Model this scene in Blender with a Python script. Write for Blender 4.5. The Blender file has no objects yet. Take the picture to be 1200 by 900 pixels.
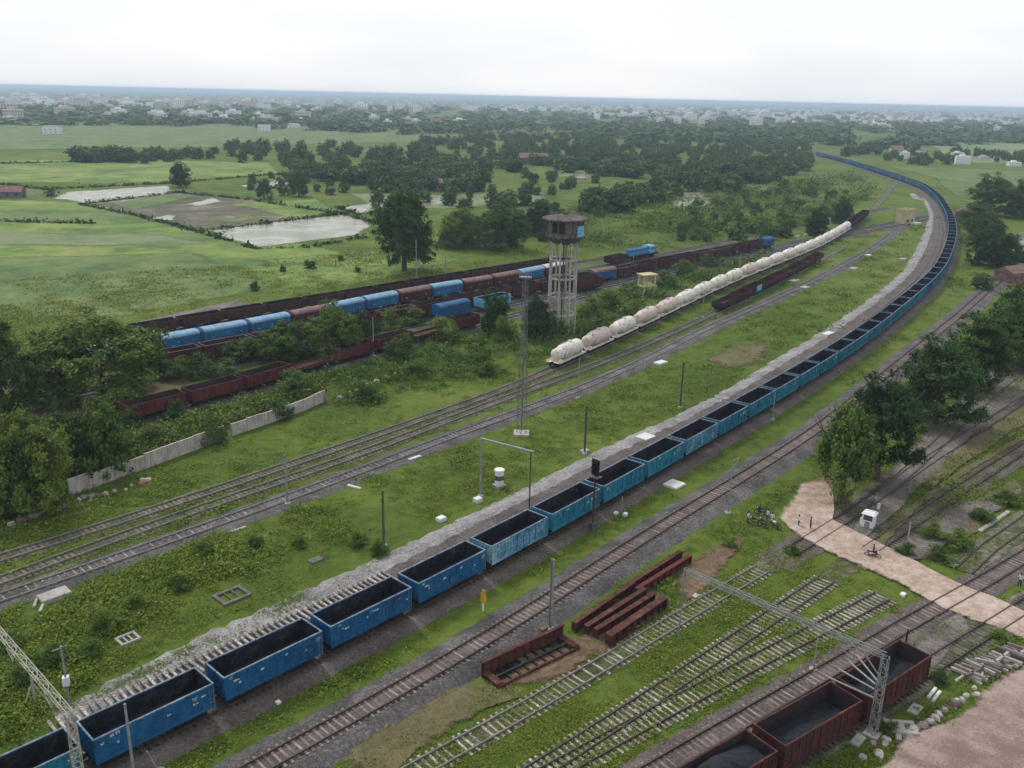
import bpy, bmesh, math, random
import numpy as np
from mathutils import Vector, Matrix

# ------------------------------------------------------------------ camera, sky, sun, exposure
SC = bpy.context.scene
COL = SC.collection
RES = (1200.0, 900.0)
FPX, ROLL, CH = 1050.0, math.atan(27.3/1200), 50.5
CR, SR = math.cos(ROLL), math.sin(ROLL)
PIT = math.atan((450-112.7)*CR/FPX)
cd = bpy.data.cameras.new('camera'); cam = bpy.data.objects.new('camera', cd); COL.objects.link(cam)
cd.sensor_width = 36; cd.lens = 36*FPX/1200; cd.clip_start = .5; cd.clip_end = 80000
Rv = Vector((1, 0, 0)); Uv = Vector((0, math.sin(PIT), math.cos(PIT))); Fv = Vector((0, math.cos(PIT), -math.sin(PIT)))
rv = Rv*CR + Uv*SR; uv = Uv*CR - Rv*SR
mw = Matrix.Identity(4)
for i in range(3):
    mw[i][0] = rv[i]; mw[i][1] = uv[i]; mw[i][2] = -Fv[i]
mw[2][3] = CH
cam.matrix_world = mw
SC.camera = cam

SUN_EL, SUN_AZ = math.radians(52), math.radians(-35)      # azimuth from +Y towards +X
W = bpy.data.worlds.new('World'); SC.world = W; W.use_nodes = True
nt = W.node_tree; nt.nodes.clear()
out = nt.nodes.new('ShaderNodeOutputWorld'); bg = nt.nodes.new('ShaderNodeBackground')
sky = nt.nodes.new('ShaderNodeTexSky'); sky.sky_type = 'NISHITA'; sky.sun_disc = False
sky.sun_elevation = SUN_EL; sky.sun_rotation = SUN_AZ; sky.air_density = 1.0; sky.dust_density = 2.0
tc = nt.nodes.new('ShaderNodeTexCoord'); mp = nt.nodes.new('ShaderNodeMapping'); mp.inputs['Scale'].default_value = (1, 1, 4)
no = nt.nodes.new('ShaderNodeTexNoise'); no.inputs['Scale'].default_value = 1.5; no.inputs['Detail'].default_value = 4
rp = nt.nodes.new('ShaderNodeValToRGB')                    # overcast cloud sheet, brighter and greyer patches
rp.color_ramp.elements[0].position = .36; rp.color_ramp.elements[0].color = (.70, .77, .87, 1)
rp.color_ramp.elements[1].position = .60; rp.color_ramp.elements[1].color = (.94, .955, .98, 1)
sc_ = nt.nodes.new('ShaderNodeMixRGB'); sc_.blend_type = 'MULTIPLY'; sc_.inputs[0].default_value = 1
CLOUD = 8.2
sc_.inputs[2].default_value = (CLOUD, CLOUD, CLOUD, 1)
mx = nt.nodes.new('ShaderNodeMixRGB'); mx.inputs[0].default_value = .88
L = nt.links.new
L(tc.outputs['Generated'], mp.inputs['Vector']); L(mp.outputs[0], no.inputs['Vector']); L(no.outputs['Fac'], rp.inputs['Fac'])
L(rp.outputs[0], sc_.inputs[1]); L(sky.outputs[0], mx.inputs[1]); L(sc_.outputs[0], mx.inputs[2])
L(mx.outputs[0], bg.inputs['Color']); bg.inputs['Strength'].default_value = .1
L(bg.outputs[0], out.inputs['Surface'])
sd = bpy.data.lights.new('sun', 'SUN'); so = bpy.data.objects.new('sun', sd); COL.objects.link(so)
sd.energy = 1.5; sd.angle = math.radians(10); sd.color = (1, .97, .92)
sv = Vector((math.sin(SUN_AZ)*math.cos(SUN_EL), math.cos(SUN_AZ)*math.cos(SUN_EL), math.sin(SUN_EL)))
so.rotation_euler = sv.to_track_quat('Z', 'Y').to_euler(); so.location = (0, 0, 40)
SC.view_settings.view_transform = 'Standard'; SC.view_settings.look = 'None'
SC.view_settings.exposure = 0.42; SC.view_settings.gamma = 1.0; SC.view_settings.use_curve_mapping = False
SC.render.engine = 'CYCLES'
cy = SC.cycles
cy.use_denoising = True; cy.max_bounces = 5; cy.diffuse_bounces = 2; cy.glossy_bounces = 2
cy.transmission_bounces = 2; cy.volume_bounces = 0; cy.transparent_max_bounces = 6

# ------------------------------------------------------------------ maths
rnd = random.Random(7)
nr = np.random.default_rng(11)

def G(x, y, z=0.0):
    x = x-600.; y = y-450.
    xr = x*CR+y*SR; yr = -x*SR+y*CR
    d = math.cos(PIT)*yr+math.sin(PIT)*FPX; fw = math.cos(PIT)*FPX-math.sin(PIT)*yr
    t = (CH-z)/d
    return (xr*t, fw*t)

def GP(pts, z=0.0):
    return [G(a, b, z) for a, b in pts]

def PX(X, Y, Z):
    X = np.asarray(X, float); Y = np.asarray(Y, float); Z = np.asarray(Z, float)-CH
    f = Y*math.cos(PIT)-Z*math.sin(PIT); u = Y*math.sin(PIT)+Z*math.cos(PIT)
    f = np.where(f < 1, 1, f)
    xl = X/f*FPX; yl = -u/f*FPX
    return 600+xl*CR-yl*SR, 450+xl*SR+yl*CR

def ztop(X, Y, ty):
    lo, hi = 0.0, 60.0
    for _ in range(40):
        m = (lo+hi)/2
        if PX(X, Y, m)[1] > ty: lo = m
        else: hi = m
    return lo

def inpoly(px, py, poly):
    px = np.asarray(px, float); py = np.asarray(py, float)
    ins = np.zeros(px.shape, bool); n = len(poly); j = n-1
    for i in range(n):
        xi, yi = poly[i]; xj, yj = poly[j]
        c = ((yi > py) != (yj > py)) & (px < (xj-xi)*(py-yi)/((yj-yi) or 1e-9)+xi)
        ins ^= c; j = i
    return ins

class Path:
    def __init__(self, pts, smooth=12.0, ext0=0, ext1=0):
        p = np.array(pts, float)
        if ext0: 
            d = p[0]-p[min(2, len(p)-1)]; p = np.vstack([p[0]+d/np.linalg.norm(d)*ext0, p])
        if ext1:
            d = p[-1]-p[-3 if len(p) > 2 else 0]; p = np.vstack([p, p[-1]+d/np.linalg.norm(d)*ext1])
        q = self.res(p, 1.0)
        if smooth:
            n = len(q); k = int(3*smooth); w = np.exp(-.5*(np.arange(-k, k+1)/smooth)**2); w /= w.sum()
            pad = np.vstack([2*q[0]-q[min(k, n-1):0:-1] if n > k else np.array([q[0]+(q[0]-q[1])*i for i in range(k, 0, -1)]), q,
                             2*q[-1]-q[-2:-k-2:-1] if n > k else np.array([q[-1]+(q[-1]-q[-2])*i for i in range(1, k+1)])])
            q = np.stack([np.convolve(pad[:, i], w, 'valid') for i in (0, 1)], 1)
        self.p = self.res(q, 1.0)
        self.fin()
    def fin(self):
        self.s = np.r_[0, np.cumsum(np.linalg.norm(np.diff(self.p, axis=0), axis=1))]; self.L = self.s[-1]
    @staticmethod
    def res(p, st):
        s = np.r_[0, np.cumsum(np.linalg.norm(np.diff(p, axis=0), axis=1))]
        t = np.linspace(0, s[-1], max(3, int(s[-1]/st)+1))
        return np.stack([np.interp(t, s, p[:, i]) for i in (0, 1)], 1)
    def at(self, s):
        p = np.array([np.interp(s, self.s, self.p[:, i]) for i in (0, 1)])
        if s < 0: p = self.p[0]+(self.p[0]-self.p[1])*(-s)/(self.s[1])
        if s > self.L: p = self.p[-1]+(self.p[-1]-self.p[-2])*(s-self.L)/(self.s[-1]-self.s[-2])
        return p
    def dir(self, s):
        d = self.at(s+.6)-self.at(s-.6); return d/np.linalg.norm(d)
    def off(self, o):        # positive = right of travel
        d = np.gradient(self.p, axis=0); d /= np.linalg.norm(d, axis=1)[:, None]
        q = Path.__new__(Path); q.p = self.p+np.stack([d[:, 1], -d[:, 0]], 1)*o; q.fin(); return q
    def near(self, pt):
        return self.s[np.argmin(((self.p-np.array(pt))**2).sum(1))]

# ------------------------------------------------------------------ objects
KIDS = {}
def tag(o, label=None, cat=None, group=None, kind=None):
    if label: o['label'] = label
    if cat: o['category'] = cat
    if group: o['group'] = group
    if kind: o['kind'] = kind
    return o
def link(o, parent=None):
    COL.objects.link(o)
    if parent is not None:
        o.parent = parent; KIDS.setdefault(parent.name, []).append(o)
    return o
def empty(name, loc, rz=0.0):
    o = bpy.data.objects.new(name, None); o.empty_display_size = .5
    o.location = loc; o.rotation_euler = (0, 0, rz); return link(o)
def copy_tree(o, parent=None):
    c = o.copy(); link(c, parent)
    for ch in KIDS.get(o.name, []): copy_tree(ch, c)
    return c
def drop(o):
    for ch in KIDS.pop(o.name, []): drop(ch)
    bpy.data.objects.remove(o)
def rename(o, n):
    k = KIDS.pop(o.name, []); o.name = n; KIDS[o.name] = k

class MB:
    def __init__(self): self.v = []; self.f = []; self.m = []
    def add(self, vs, fs, m=0):
        b = len(self.v); self.v += [tuple(v) for v in vs]; self.f += [tuple(i+b for i in f) for f in fs]; self.m += [m]*len(fs)
    def box(self, x0, x1, y0, y1, z0, z1, m=0):
        self.add([(x0,y0,z0),(x1,y0,z0),(x1,y1,z0),(x0,y1,z0),(x0,y0,z1),(x1,y0,z1),(x1,y1,z1),(x0,y1,z1)],
                 [(3,2,1,0),(4,5,6,7),(0,1,5,4),(1,2,6,5),(2,3,7,6),(3,0,4,7)], m)
    def bar(self, a, b, r=.05, n=4, m=0, r2=None, cap=True):
        a = Vector(a); b = Vector(b); d = (b-a)
        if d.length < 1e-6: return
        d.normalize(); u = d.orthogonal() if abs(d.z) > .99 else d.cross(Vector((0,0,1))); u.normalize(); w = d.cross(u); r2 = r if r2 is None else r2
        vs = []
        for (c, q) in ((a, r), (b, r2)):
            for i in range(n):
                t = 2*math.pi*(i+.5)/n; vs.append(c+u*math.cos(t)*q+w*math.sin(t)*q)
        fs = [(i, (i+1) % n, n+(i+1) % n, n+i) for i in range(n)]
        if cap: fs += [tuple(range(n-1, -1, -1)), tuple(range(n, 2*n))]
        self.add(vs, fs, m)
    def rev(self, prof, n=16, m=0, ax='z', c=(0,0,0)):
        vs = []; k = len(prof)
        for i in range(n):
            t = 2*math.pi*i/n
            for (r, h) in prof:
                p = (r*math.cos(t), r*math.sin(t), h) if ax == 'z' else ((h, r*math.cos(t), r*math.sin(t)) if ax == 'x' else (r*math.cos(t), h, r*math.sin(t)))
                vs.append((p[0]+c[0], p[1]+c[1], p[2]+c[2]))
        fs = []
        for i in range(n):
            j = (i+1) % n
            for a in range(k-1): fs.append((i*k+a, j*k+a, j*k+a+1, i*k+a+1))
        self.add(vs, fs, m)
    def mesh(self, name, mats, smooth=False):
        me = bpy.data.meshes.new(name); me.from_pydata(self.v, [], self.f)
        for mt in (mats if isinstance(mats, (list, tuple)) else [mats]): me.materials.append(mt)
        if any(self.m): me.polygons.foreach_set('material_index', self.m)
        if smooth: me.polygons.foreach_set('use_smooth', [True]*len(self.f))
        bm = bmesh.new(); bm.from_mesh(me); bmesh.ops.recalc_face_normals(bm, faces=bm.faces); bm.to_mesh(me); bm.free()
        me.update(); return me
    def build(self, name, mats, parent=None, smooth=False, loc=None, rz=0.0):
        o = bpy.data.objects.new(name, self.mesh(name, mats, smooth))
        if loc is not None: o.location = loc
        o.rotation_euler = (0, 0, rz)
        return link(o, parent)

def quad_mesh(name, q, mats, midx=None):
    q = np.asarray(q, np.float32); n = len(q)
    me = bpy.data.meshes.new(name); me.vertices.add(n*4); me.vertices.foreach_set('co', q.reshape(-1))
    me.loops.add(n*4); me.loops.foreach_set('vertex_index', np.arange(n*4, dtype=np.int32))
    me.polygons.add(n); me.polygons.foreach_set('loop_start', np.arange(0, n*4, 4, dtype=np.int32))
    me.polygons.foreach_set('loop_total', np.full(n, 4, np.int32))
    for mt in (mats if isinstance(mats, (list, tuple)) else [mats]): me.materials.append(mt)
    if midx is not None: me.polygons.foreach_set('material_index', np.asarray(midx, np.int32))
    me.update(calc_edges=True); return me

ONES = ['', 'first', 'second', 'third', 'fourth', 'fifth', 'sixth', 'seventh', 'eighth', 'ninth', 'tenth', 'eleventh', 'twelfth', 'thirteenth', 'fourteenth',
        'fifteenth', 'sixteenth', 'seventeenth', 'eighteenth', 'nineteenth']
TENS = ['', '', 'twent', 'thirt', 'fort', 'fift', 'sixt', 'sevent', 'eight', 'ninet']
def nth(n):
    if n < 20: return ONES[n]
    if n >= 100: return 'hundred-and-' + nth(n-100) if n > 100 else 'hundredth'
    return TENS[n//10]+'ieth' if n % 10 == 0 else TENS[n//10]+'y-'+ONES[n % 10]

# ------------------------------------------------------------------ materials
def ramp_node(t, stops):
    r = t.nodes.new('ShaderNodeValToRGB'); e = r.color_ramp.elements
    while len(e) < len(stops): e.new(.5)
    for i, (p, c) in enumerate(stops): e[i].position = p; e[i].color = (*c, 1)
    return r
def noise_node(t, vec, scale, detail=4, rough=.6):
    n = t.nodes.new('ShaderNodeTexNoise'); n.inputs['Scale'].default_value = scale; n.inputs['Detail'].default_value = detail
    n.inputs['Roughness'].default_value = rough; t.links.new(vec, n.inputs['Vector']); return n.outputs['Fac']
def math_node(t, op, a, b=None, c=None):
    m = t.nodes.new('ShaderNodeMath'); m.operation = op
    for i, v in enumerate((a, b, c)):
        if v is None: continue
        if isinstance(v, (int, float)): m.inputs[i].default_value = v
        else: t.links.new(v, m.inputs[i])
    return m.outputs[0]
def base(name, rough=.85, spec=.2):
    m = bpy.data.materials.new(name); m.use_nodes = True; t = m.node_tree; b = t.nodes['Principled BSDF']
    b.inputs['Roughness'].default_value = rough; b.inputs['Specular IOR Level'].default_value = spec
    return m, t, b
def vec_node(t, world=True):
    if world: return t.nodes.new('ShaderNodeNewGeometry').outputs['Position']
    c = t.nodes.new('ShaderNodeTexCoord').outputs['Object']
    oi = t.nodes.new('ShaderNodeObjectInfo'); s = math_node(t, 'MULTIPLY', oi.outputs['Random'], 60)
    cb = t.nodes.new('ShaderNodeCombineXYZ'); t.links.new(s, cb.inputs[0]); t.links.new(s, cb.inputs[1])
    a = t.nodes.new('ShaderNodeVectorMath'); t.links.new(c, a.inputs[0]); t.links.new(cb.outputs[0], a.inputs[1]); return a.outputs[0]
def bump(t, b, h, st=.4, dist=.1):
    n = t.nodes.new('ShaderNodeBump'); n.inputs['Strength'].default_value = st; n.inputs['Distance'].default_value = dist
    t.links.new(h, n.inputs['Height']); t.links.new(n.outputs[0], b.inputs['Normal'])
def noisy(name, stops, scales=(1.0,), weights=None, rough=.85, spec=.2, world=False, bmp=.25, bdist=.05, metal=0, edge=False):
    """colour ramp over a weighted sum of noises"""
    m, t, b = base(name, rough, spec); v = vec_node(t, world); weights = weights or [1/len(scales)]*len(scales)
    acc = None
    for s, w in zip(scales, weights):
        x = math_node(t, 'MULTIPLY', noise_node(t, v, s, 5), w); acc = x if acc is None else math_node(t, 'ADD', acc, x)
    if len(scales) > 1: acc = math_node(t, 'MULTIPLY_ADD', acc, 1.55, -.275)
    r = ramp_node(t, stops); t.links.new(acc, r.inputs['Fac']); t.links.new(r.outputs[0], b.inputs['Base Color'])
    b.inputs['Metallic'].default_value = metal
    if bmp: bump(t, b, noise_node(t, v, scales[-1]*1.5, 4), bmp, bdist)
    if edge: ragged(t, b, v)
    return m
def streaks(name, col=(.07, .035, .022), amt=.75, lo=.52, hi=.68):
    m = M[name]; t = m.node_tree; b = t.nodes['Principled BSDF']; src = b.inputs['Base Color'].links[0].from_socket
    v = vec_node(t, False); mp_ = t.nodes.new('ShaderNodeMapping'); mp_.inputs['Scale'].default_value = (2.2, 2.2, .22); t.links.new(v, mp_.inputs['Vector'])
    r = ramp_node(t, [(lo, (0, 0, 0)), (hi, (1, 1, 1))]); t.links.new(noise_node(t, mp_.outputs[0], 1.3, 5, .65), r.inputs['Fac'])
    mx_ = t.nodes.new('ShaderNodeMixRGB'); t.links.new(math_node(t, 'MULTIPLY', r.outputs[0], amt), mx_.inputs[0]); t.links.new(src, mx_.inputs[1]); mx_.inputs[2].default_value = (*col, 1)
    t.links.new(mx_.outputs[0], b.inputs['Base Color'])
def ragged(t, b, v, sc=.9):
    at = t.nodes.new('ShaderNodeAttribute'); at.attribute_name = 'edge'
    n = math_node(t, 'ADD', math_node(t, 'MULTIPLY', noise_node(t, v, sc, 5, .7), 1.5), -1.05)
    f = math_node(t, 'MULTIPLY', math_node(t, 'ADD', at.outputs['Fac'], n), 2.4)
    mr = t.nodes.new('ShaderNodeClamp'); t.links.new(f, mr.inputs[0])
    tr = t.nodes.new('ShaderNodeBsdfTransparent'); ms = t.nodes.new('ShaderNodeMixShader')
    t.links.new(mr.outputs[0], ms.inputs[0]); t.links.new(tr.outputs[0], ms.inputs[1]); t.links.new(b.outputs[0], ms.inputs[2])
    t.links.new(ms.outputs[0], t.nodes['Material Output'].inputs['Surface'])
def vary(name, lo=.55, hi=1.2):
    m = M[name]; t = m.node_tree; b = t.nodes['Principled BSDF']; src = b.inputs['Base Color'].links[0].from_socket
    oi = t.nodes.new('ShaderNodeObjectInfo'); g = t.nodes.new('ShaderNodeNewGeometry')
    f = math_node(t, 'FRACT', math_node(t, 'ADD', oi.outputs['Random'], g.outputs['Random Per Island'])); f = math_node(t, 'MULTIPLY_ADD', f, hi-lo, lo)
    mx_ = t.nodes.new('ShaderNodeMixRGB'); mx_.blend_type = 'MULTIPLY'; mx_.inputs[0].default_value = 1; t.links.new(src, mx_.inputs[1]); t.links.new(f, mx_.inputs[2]); t.links.new(mx_.outputs[0], b.inputs['Base Color'])
def leafmat(name, dark, mid, lite, sc=.35):
    m, t, b = base(name, .7, .10)
    g = t.nodes.new('ShaderNodeNewGeometry'); oi = t.nodes.new('ShaderNodeObjectInfo')
    x = math_node(t, 'MULTIPLY', g.outputs['Random Per Island'], .45)
    x = math_node(t, 'ADD', x, math_node(t, 'MULTIPLY', noise_node(t, g.outputs['Position'], sc, 2), .65))
    x = math_node(t, 'ADD', x, math_node(t, 'MULTIPLY', math_node(t, 'SUBTRACT', oi.outputs['Random'], .5), .5))
    r = ramp_node(t, [(.25, dark), (.55, mid), (.9, lite)]); t.links.new(x, r.inputs['Fac']); t.links.new(r.outputs[0], b.inputs['Base Color'])
    tl = t.nodes.new('ShaderNodeBsdfTranslucent'); t.links.new(r.outputs[0], tl.inputs['Color'])
    ms = t.nodes.new('ShaderNodeMixShader'); ms.inputs[0].default_value = .12
    t.links.new(b.outputs[0], ms.inputs[1]); t.links.new(tl.outputs[0], ms.inputs[2])
    t.links.new(ms.outputs[0], t.nodes['Material Output'].inputs['Surface'])
    return m

M = {}
M['leaf'] = leafmat('leaf', (0.025, 0.0564, 0.0112), (0.0651, 0.1207, 0.0215), (0.1441, 0.2064, 0.0362))
M['leaf_dark'] = leafmat('leaf_dark', (0.0201, 0.0484, 0.0141), (0.0449, 0.0918, 0.022), (0.0936, 0.1499, 0.0338))
M['leaf_olive'] = leafmat('leaf_olive', (.026, .050, .010), (.066, .112, .018), (.150, .205, .034))
M['leaf_bush'] = leafmat('leaf_bush', (0.034, 0.0693, 0.0117), (0.0803, 0.1386, 0.0222), (0.1542, 0.2079, 0.034))
M['leaf_far'] = leafmat('leaf_far', (0.0251, 0.0663, 0.0196), (0.0544, 0.1129, 0.0277), (0.1133, 0.175, 0.0395), .06)
M['weed'] = leafmat('weed', (0.0714, 0.1181, 0.0132), (0.1274, 0.1924, 0.0228), (0.2077, 0.2448, 0.0375), .25)
M['weed_dark'] = leafmat('weed_dark', (0.0538, 0.0998, 0.014), (0.1016, 0.1648, 0.0224), (0.1595, 0.2122, 0.0319), .25)
M['bark'] = noisy('bark', [(.3, (.05, .038, .028)), (.7, (.13, .10, .075))], (2, 8), world=False)
M['coal_blue'] = noisy('coal_blue', [(.32, (.003, .026, .070)), (.46, (.002, .075, .200)), (.66, (.012, .130, .275))], (.25, 1.6, 6), rough=.6, spec=.35, bmp=.08)
M['coal_teal'] = noisy('coal_teal', [(.30, (.004, .060, .105)), (.50, (.005, .170, .262)), (.75, (.075, .290, .360))], (.25, 1.6, 6), rough=.6, spec=.35, bmp=.08)
M['coal_pale'] = noisy('coal_pale', [(.30, (.010, .085, .150)), (.47, (.040, .200, .310)), (.66, (.33, .46, .52))], (.25, 2.2, 6), rough=.65, spec=.3, bmp=.08)
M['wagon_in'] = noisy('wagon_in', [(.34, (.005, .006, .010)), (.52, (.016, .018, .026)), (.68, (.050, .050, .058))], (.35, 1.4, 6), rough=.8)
M['wagon_in_brown'] = noisy('wagon_in_brown', [(.3, (.020, .014, .016)), (.6, (.050, .036, .040)), (.85, (.10, .08, .085))], (.3, 1.5, 7), rough=.8)
M['rim'] = noisy('rim', [(.35, (.05, .10, .17)), (.65, (.22, .28, .34))], (1, 5), rough=.6)
M['under'] = noisy('under', [(.3, (.008, .008, .009)), (.7, (.030, .026, .024))], (2, 6), rough=.8)
M['mark'] = noisy('mark', [(.40, (.10, .20, .30)), (.6, (.55, .60, .64))], (3, 9), rough=.7)
M['maroon'] = noisy('maroon', [(.3, (.028, .010, .012)), (.55, (.072, .020, .022)), (.8, (.13, .055, .050))], (.3, 1.5, 6), rough=.75)
M['oxide'] = noisy('oxide', [(.3, (.040, .010, .009)), (.55, (.105, .024, .022)), (.8, (.17, .060, .045))], (.3, 1.5, 6), rough=.75)
M['brown'] = noisy('brown', [(.3, (.022, .011, .010)), (.55, (.058, .025, .022)), (.8, (.11, .062, .053))], (.3, 1.5, 6), rough=.8)
M['roof_white'] = noisy('roof_white', [(.3, (.35, .32, .31)), (.7, (.66, .64, .63))], (.5, 2, 6), rough=.7)
M['cov_blue'] = noisy('cov_blue', [(.3, (.006, .055, .15)), (.55, (.008, .13, .31)), (.8, (.06, .24, .42))], (.3, 1.5, 6), rough=.6, spec=.35)
M['roof_pale'] = noisy('roof_pale', [(.3, (.09, .20, .33)), (.55, (.20, .34, .47)), (.8, (.42, .48, .52))], (.5, 2, 6), rough=.6)
M['roof_pink'] = noisy('roof_pink', [(.3, (.10, .045, .045)), (.6, (.22, .13, .125)), (.8, (.38, .29, .28))], (.5, 2, 6), rough=.7)
M['tank_white'] = noisy('tank_white', [(.3, (.46, .40, .33)), (.5, (.72, .68, .60)), (.75, (.80, .78, .73))], (.5, 2, 5), rough=.65)
M['tank_pink'] = noisy('tank_pink', [(.3, (.36, .24, .19)), (.5, (.58, .48, .42)), (.75, (.72, .67, .62))], (.5, 2, 5), rough=.65)
M['rust'] = noisy('rust', [(.3, (.028, .010, .008)), (.55, (.090, .032, .024)), (.8, (.20, .105, .075))], (.5, 2, 8), rough=.85, bmp=.3)
M['coal'] = noisy('coal', [(.3, (.008, .010, .014)), (.6, (.028, .034, .045)), (.85, (.075, .085, .10))], (1, 4, 12), rough=.7, bmp=.8, bdist=.15)
M['rail'] = noisy('rail', [(.3, (.030, .018, .014)), (.7, (.085, .058, .048))], (2, 9), rough=.6, spec=.4)
M['rail_pale'] = noisy('rail_pale', [(.3, (.10, .085, .075)), (.7, (.26, .235, .215))], (2, 9), rough=.6, spec=.4)
M['slp_white'] = noisy('slp_white', [(.3, (.20, .17, .145)), (.55, (.42, .38, .335)), (.8, (.62, .58, .53))], (.8, 4), rough=.9)
M['slp_pink'] = noisy('slp_pink', [(.3, (.15, .115, .10)), (.7, (.32, .265, .24))], (.8, 4), rough=.9)
M['slp_dark'] = noisy('slp_dark', [(.3, (.035, .032, .028)), (.7, (.12, .11, .095))], (.8, 4), rough=.9)
M['slp_grey'] = noisy('slp_grey', [(.3, (.16, .155, .14)), (.7, (.36, .345, .31))], (.8, 4), rough=.9)
M['concrete'] = noisy('concrete', [(.3, (.23, .21, .19)), (.7, (.48, .455, .42))], (.6, 3, 9), rough=.9)
M['concrete_white'] = noisy('concrete_white', [(.3, (.50, .48, .45)), (.7, (.76, .75, .72))], (.6, 3, 9), rough=.9)
M['concrete_dark'] = noisy('concrete_dark', [(.3, (.07, .065, .06)), (.7, (.20, .185, .17))], (.6, 3, 9), rough=.9)
M['steel'] = noisy('steel', [(.3, (.15, .155, .155)), (.7, (.31, .315, .31))], (1, 5), rough=.55, spec=.4)
M['steel_mid'] = noisy('steel_mid', [(.3, (.09, .092, .092)), (.7, (.20, .203, .20))], (1, 5), rough=.6)
M['steel_dark'] = noisy('steel_dark', [(.3, (.05, .052, .055)), (.7, (.14, .14, .145))], (1, 5), rough=.6)
M['steel_yellow'] = noisy('steel_yellow', [(.3, (.24, .235, .18)), (.7, (.46, .45, .36))], (1, 5), rough=.6)
M['yellow'] = noisy('yellow', [(.3, (.42, .26, .02)), (.7, (.66, .45, .03))], (2, 8), rough=.6)
M['white'] = noisy('white', [(.3, (.62, .62, .62)), (.7, (.8, .8, .8))], (2, 8), rough=.6)
M['black'] = noisy('black', [(.3, (.008, .008, .009)), (.7, (.03, .03, .033))], (2, 8), rough=.5)
M['glass'] = noisy('glass', [(.3, (.02, .03, .04)), (.7, (.06, .08, .10))], (2, 8), rough=.15, spec=.6, bmp=0)
M['blue_paint'] = noisy('blue_paint', [(.3, (.02, .12, .30)), (.7, (.05, .25, .50))], (1, 4), rough=.6)
M['skyblue'] = noisy('skyblue', [(.3, (.08, .30, .48)), (.7, (.24, .50, .64))], (1, 4), rough=.6)
M['tower_conc'] = noisy('tower_conc', [(.3, (.22, .205, .185)), (.55, (.44, .415, .38)), (.8, (.58, .56, .53))], (.35, 2, 8), rough=.9)
M['tower_stain'] = noisy('tower_stain', [(.30, (.040, .034, .031)), (.5, (.105, .088, .079)), (.75, (.25, .22, .195))], (.3, 1.2, 6), rough=.95)
M['wall_pink'] = noisy('wall_pink', [(.3, (.24, .20, .175)), (.5, (.44, .385, .345)), (.75, (.60, .55, .51))], (.2, 1, 6), rough=.9)
M['wall_cream'] = noisy('wall_cream', [(.3, (.38, .33, .17)), (.7, (.62, .56, .33))], (.4, 3), rough=.9)
M['brick'] = noisy('brick', [(.3, (.13, .065, .05)), (.7, (.26, .16, .13))], (.6, 4), rough=.9)
M['tile'] = noisy('tile', [(.3, (.13, .07, .055)), (.7, (.25, .155, .13))], (.6, 4), rough=.9)
for k, c in dict(shirt_white=(.62, .62, .64), shirt_blue=(.05, .08, .16), shirt_dark=(.03, .03, .035), trouser=(.03, .035, .05), skin=(.22, .11, .07), hair=(.012, .01, .01), khaki=(.22, .18, .12)).items():
    M[k] = noisy(k, [(.3, tuple(x*.8 for x in c)), (.7, tuple(min(1, x*1.15) for x in c))], (3, 12), rough=.85, bmp=.1)
for k_ in ('slp_white', 'slp_pink', 'slp_dark', 'slp_grey'): vary(k_)
streaks('coal_blue', (.030, .032, .036), .45); streaks('coal_teal', (.030, .040, .045), .3)
for k_ in ('cov_blue', 'maroon', 'oxide', 'brown'): streaks(k_, (.085, .055, .045), .55)
for k_ in ('tank_white', 'tank_pink'): streaks(k_, (.34, .185, .11), .7, .50, .66)
for k_ in ('tower_conc', 'wall_pink', 'wall_cream'): streaks(k_, (.10, .085, .075), .6)
# ground sheets (world position)
M['ballast_dark'] = noisy('ballast_dark', [(.36, (.040, .037, .036)), (.5, (.088, .080, .077)), (.64, (.19, .175, .168))], (.25, 3, 9), [.3, .3, .4], world=True, bmp=.9, bdist=.08)
M['ballast_brown'] = noisy('ballast_brown', [(.34, (.055, .042, .037)), (.5, (.115, .092, .082)), (.68, (.21, .18, .165))], (.25, 3, 9), [.3, .3, .4], world=True, bmp=.9, bdist=.08)
M['gravel'] = noisy('gravel', [(.36, (.11, .102, .102)), (.5, (.235, .22, .218)), (.64, (.38, .36, .355))], (.2, 2.2, 8), [.3, .3, .4], world=True, bmp=.8, bdist=.06)
M['ballast_grass'] = noisy('ballast_grass', [(.34, (.035, .055, .016)), (.46, (.075, .085, .035)), (.56, (.15, .135, .095)), (.7, (.26, .23, .19))], (.2, 1.6, 7), [.45, .3, .25], world=True, bmp=.6, edge=True)
M['gravel_patch'] = noisy('gravel_patch', [(.34, (.075, .060, .050)), (.5, (.135, .115, .10)), (.66, (.25, .225, .205))], (.2, 2.2, 8), [.3, .3, .4], world=True, bmp=.7, edge=True)
M['soil_red'] = noisy('soil_red', [(.34, (.070, .062, .028)), (.46, (.115, .080, .045)), (.56, (.165, .105, .065)), (.68, (.23, .165, .115))], (.3, 2, 8), world=True, bmp=.5, edge=True)
M['soil_olive'] = noisy('soil_olive', [(.3, (.060, .062, .022)), (.5, (.115, .098, .045)), (.7, (.18, .145, .085))], (.3, 2, 8), world=True, bmp=.5, edge=True)
M['road'] = noisy('road', [(.34, (.24, .165, .12)), (.5, (.38, .285, .225)), (.66, (.50, .41, .345))], (.15, 1.2, 6), world=True, bmp=.3, edge=True)
M['yard'] = noisy('yard', [(.34, (.19, .13, .105)), (.5, (.32, .235, .20)), (.66, (.43, .335, .295))], (.06, .5, 4), [.45, .3, .25], world=True, bmp=.4, edge=True)

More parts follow.
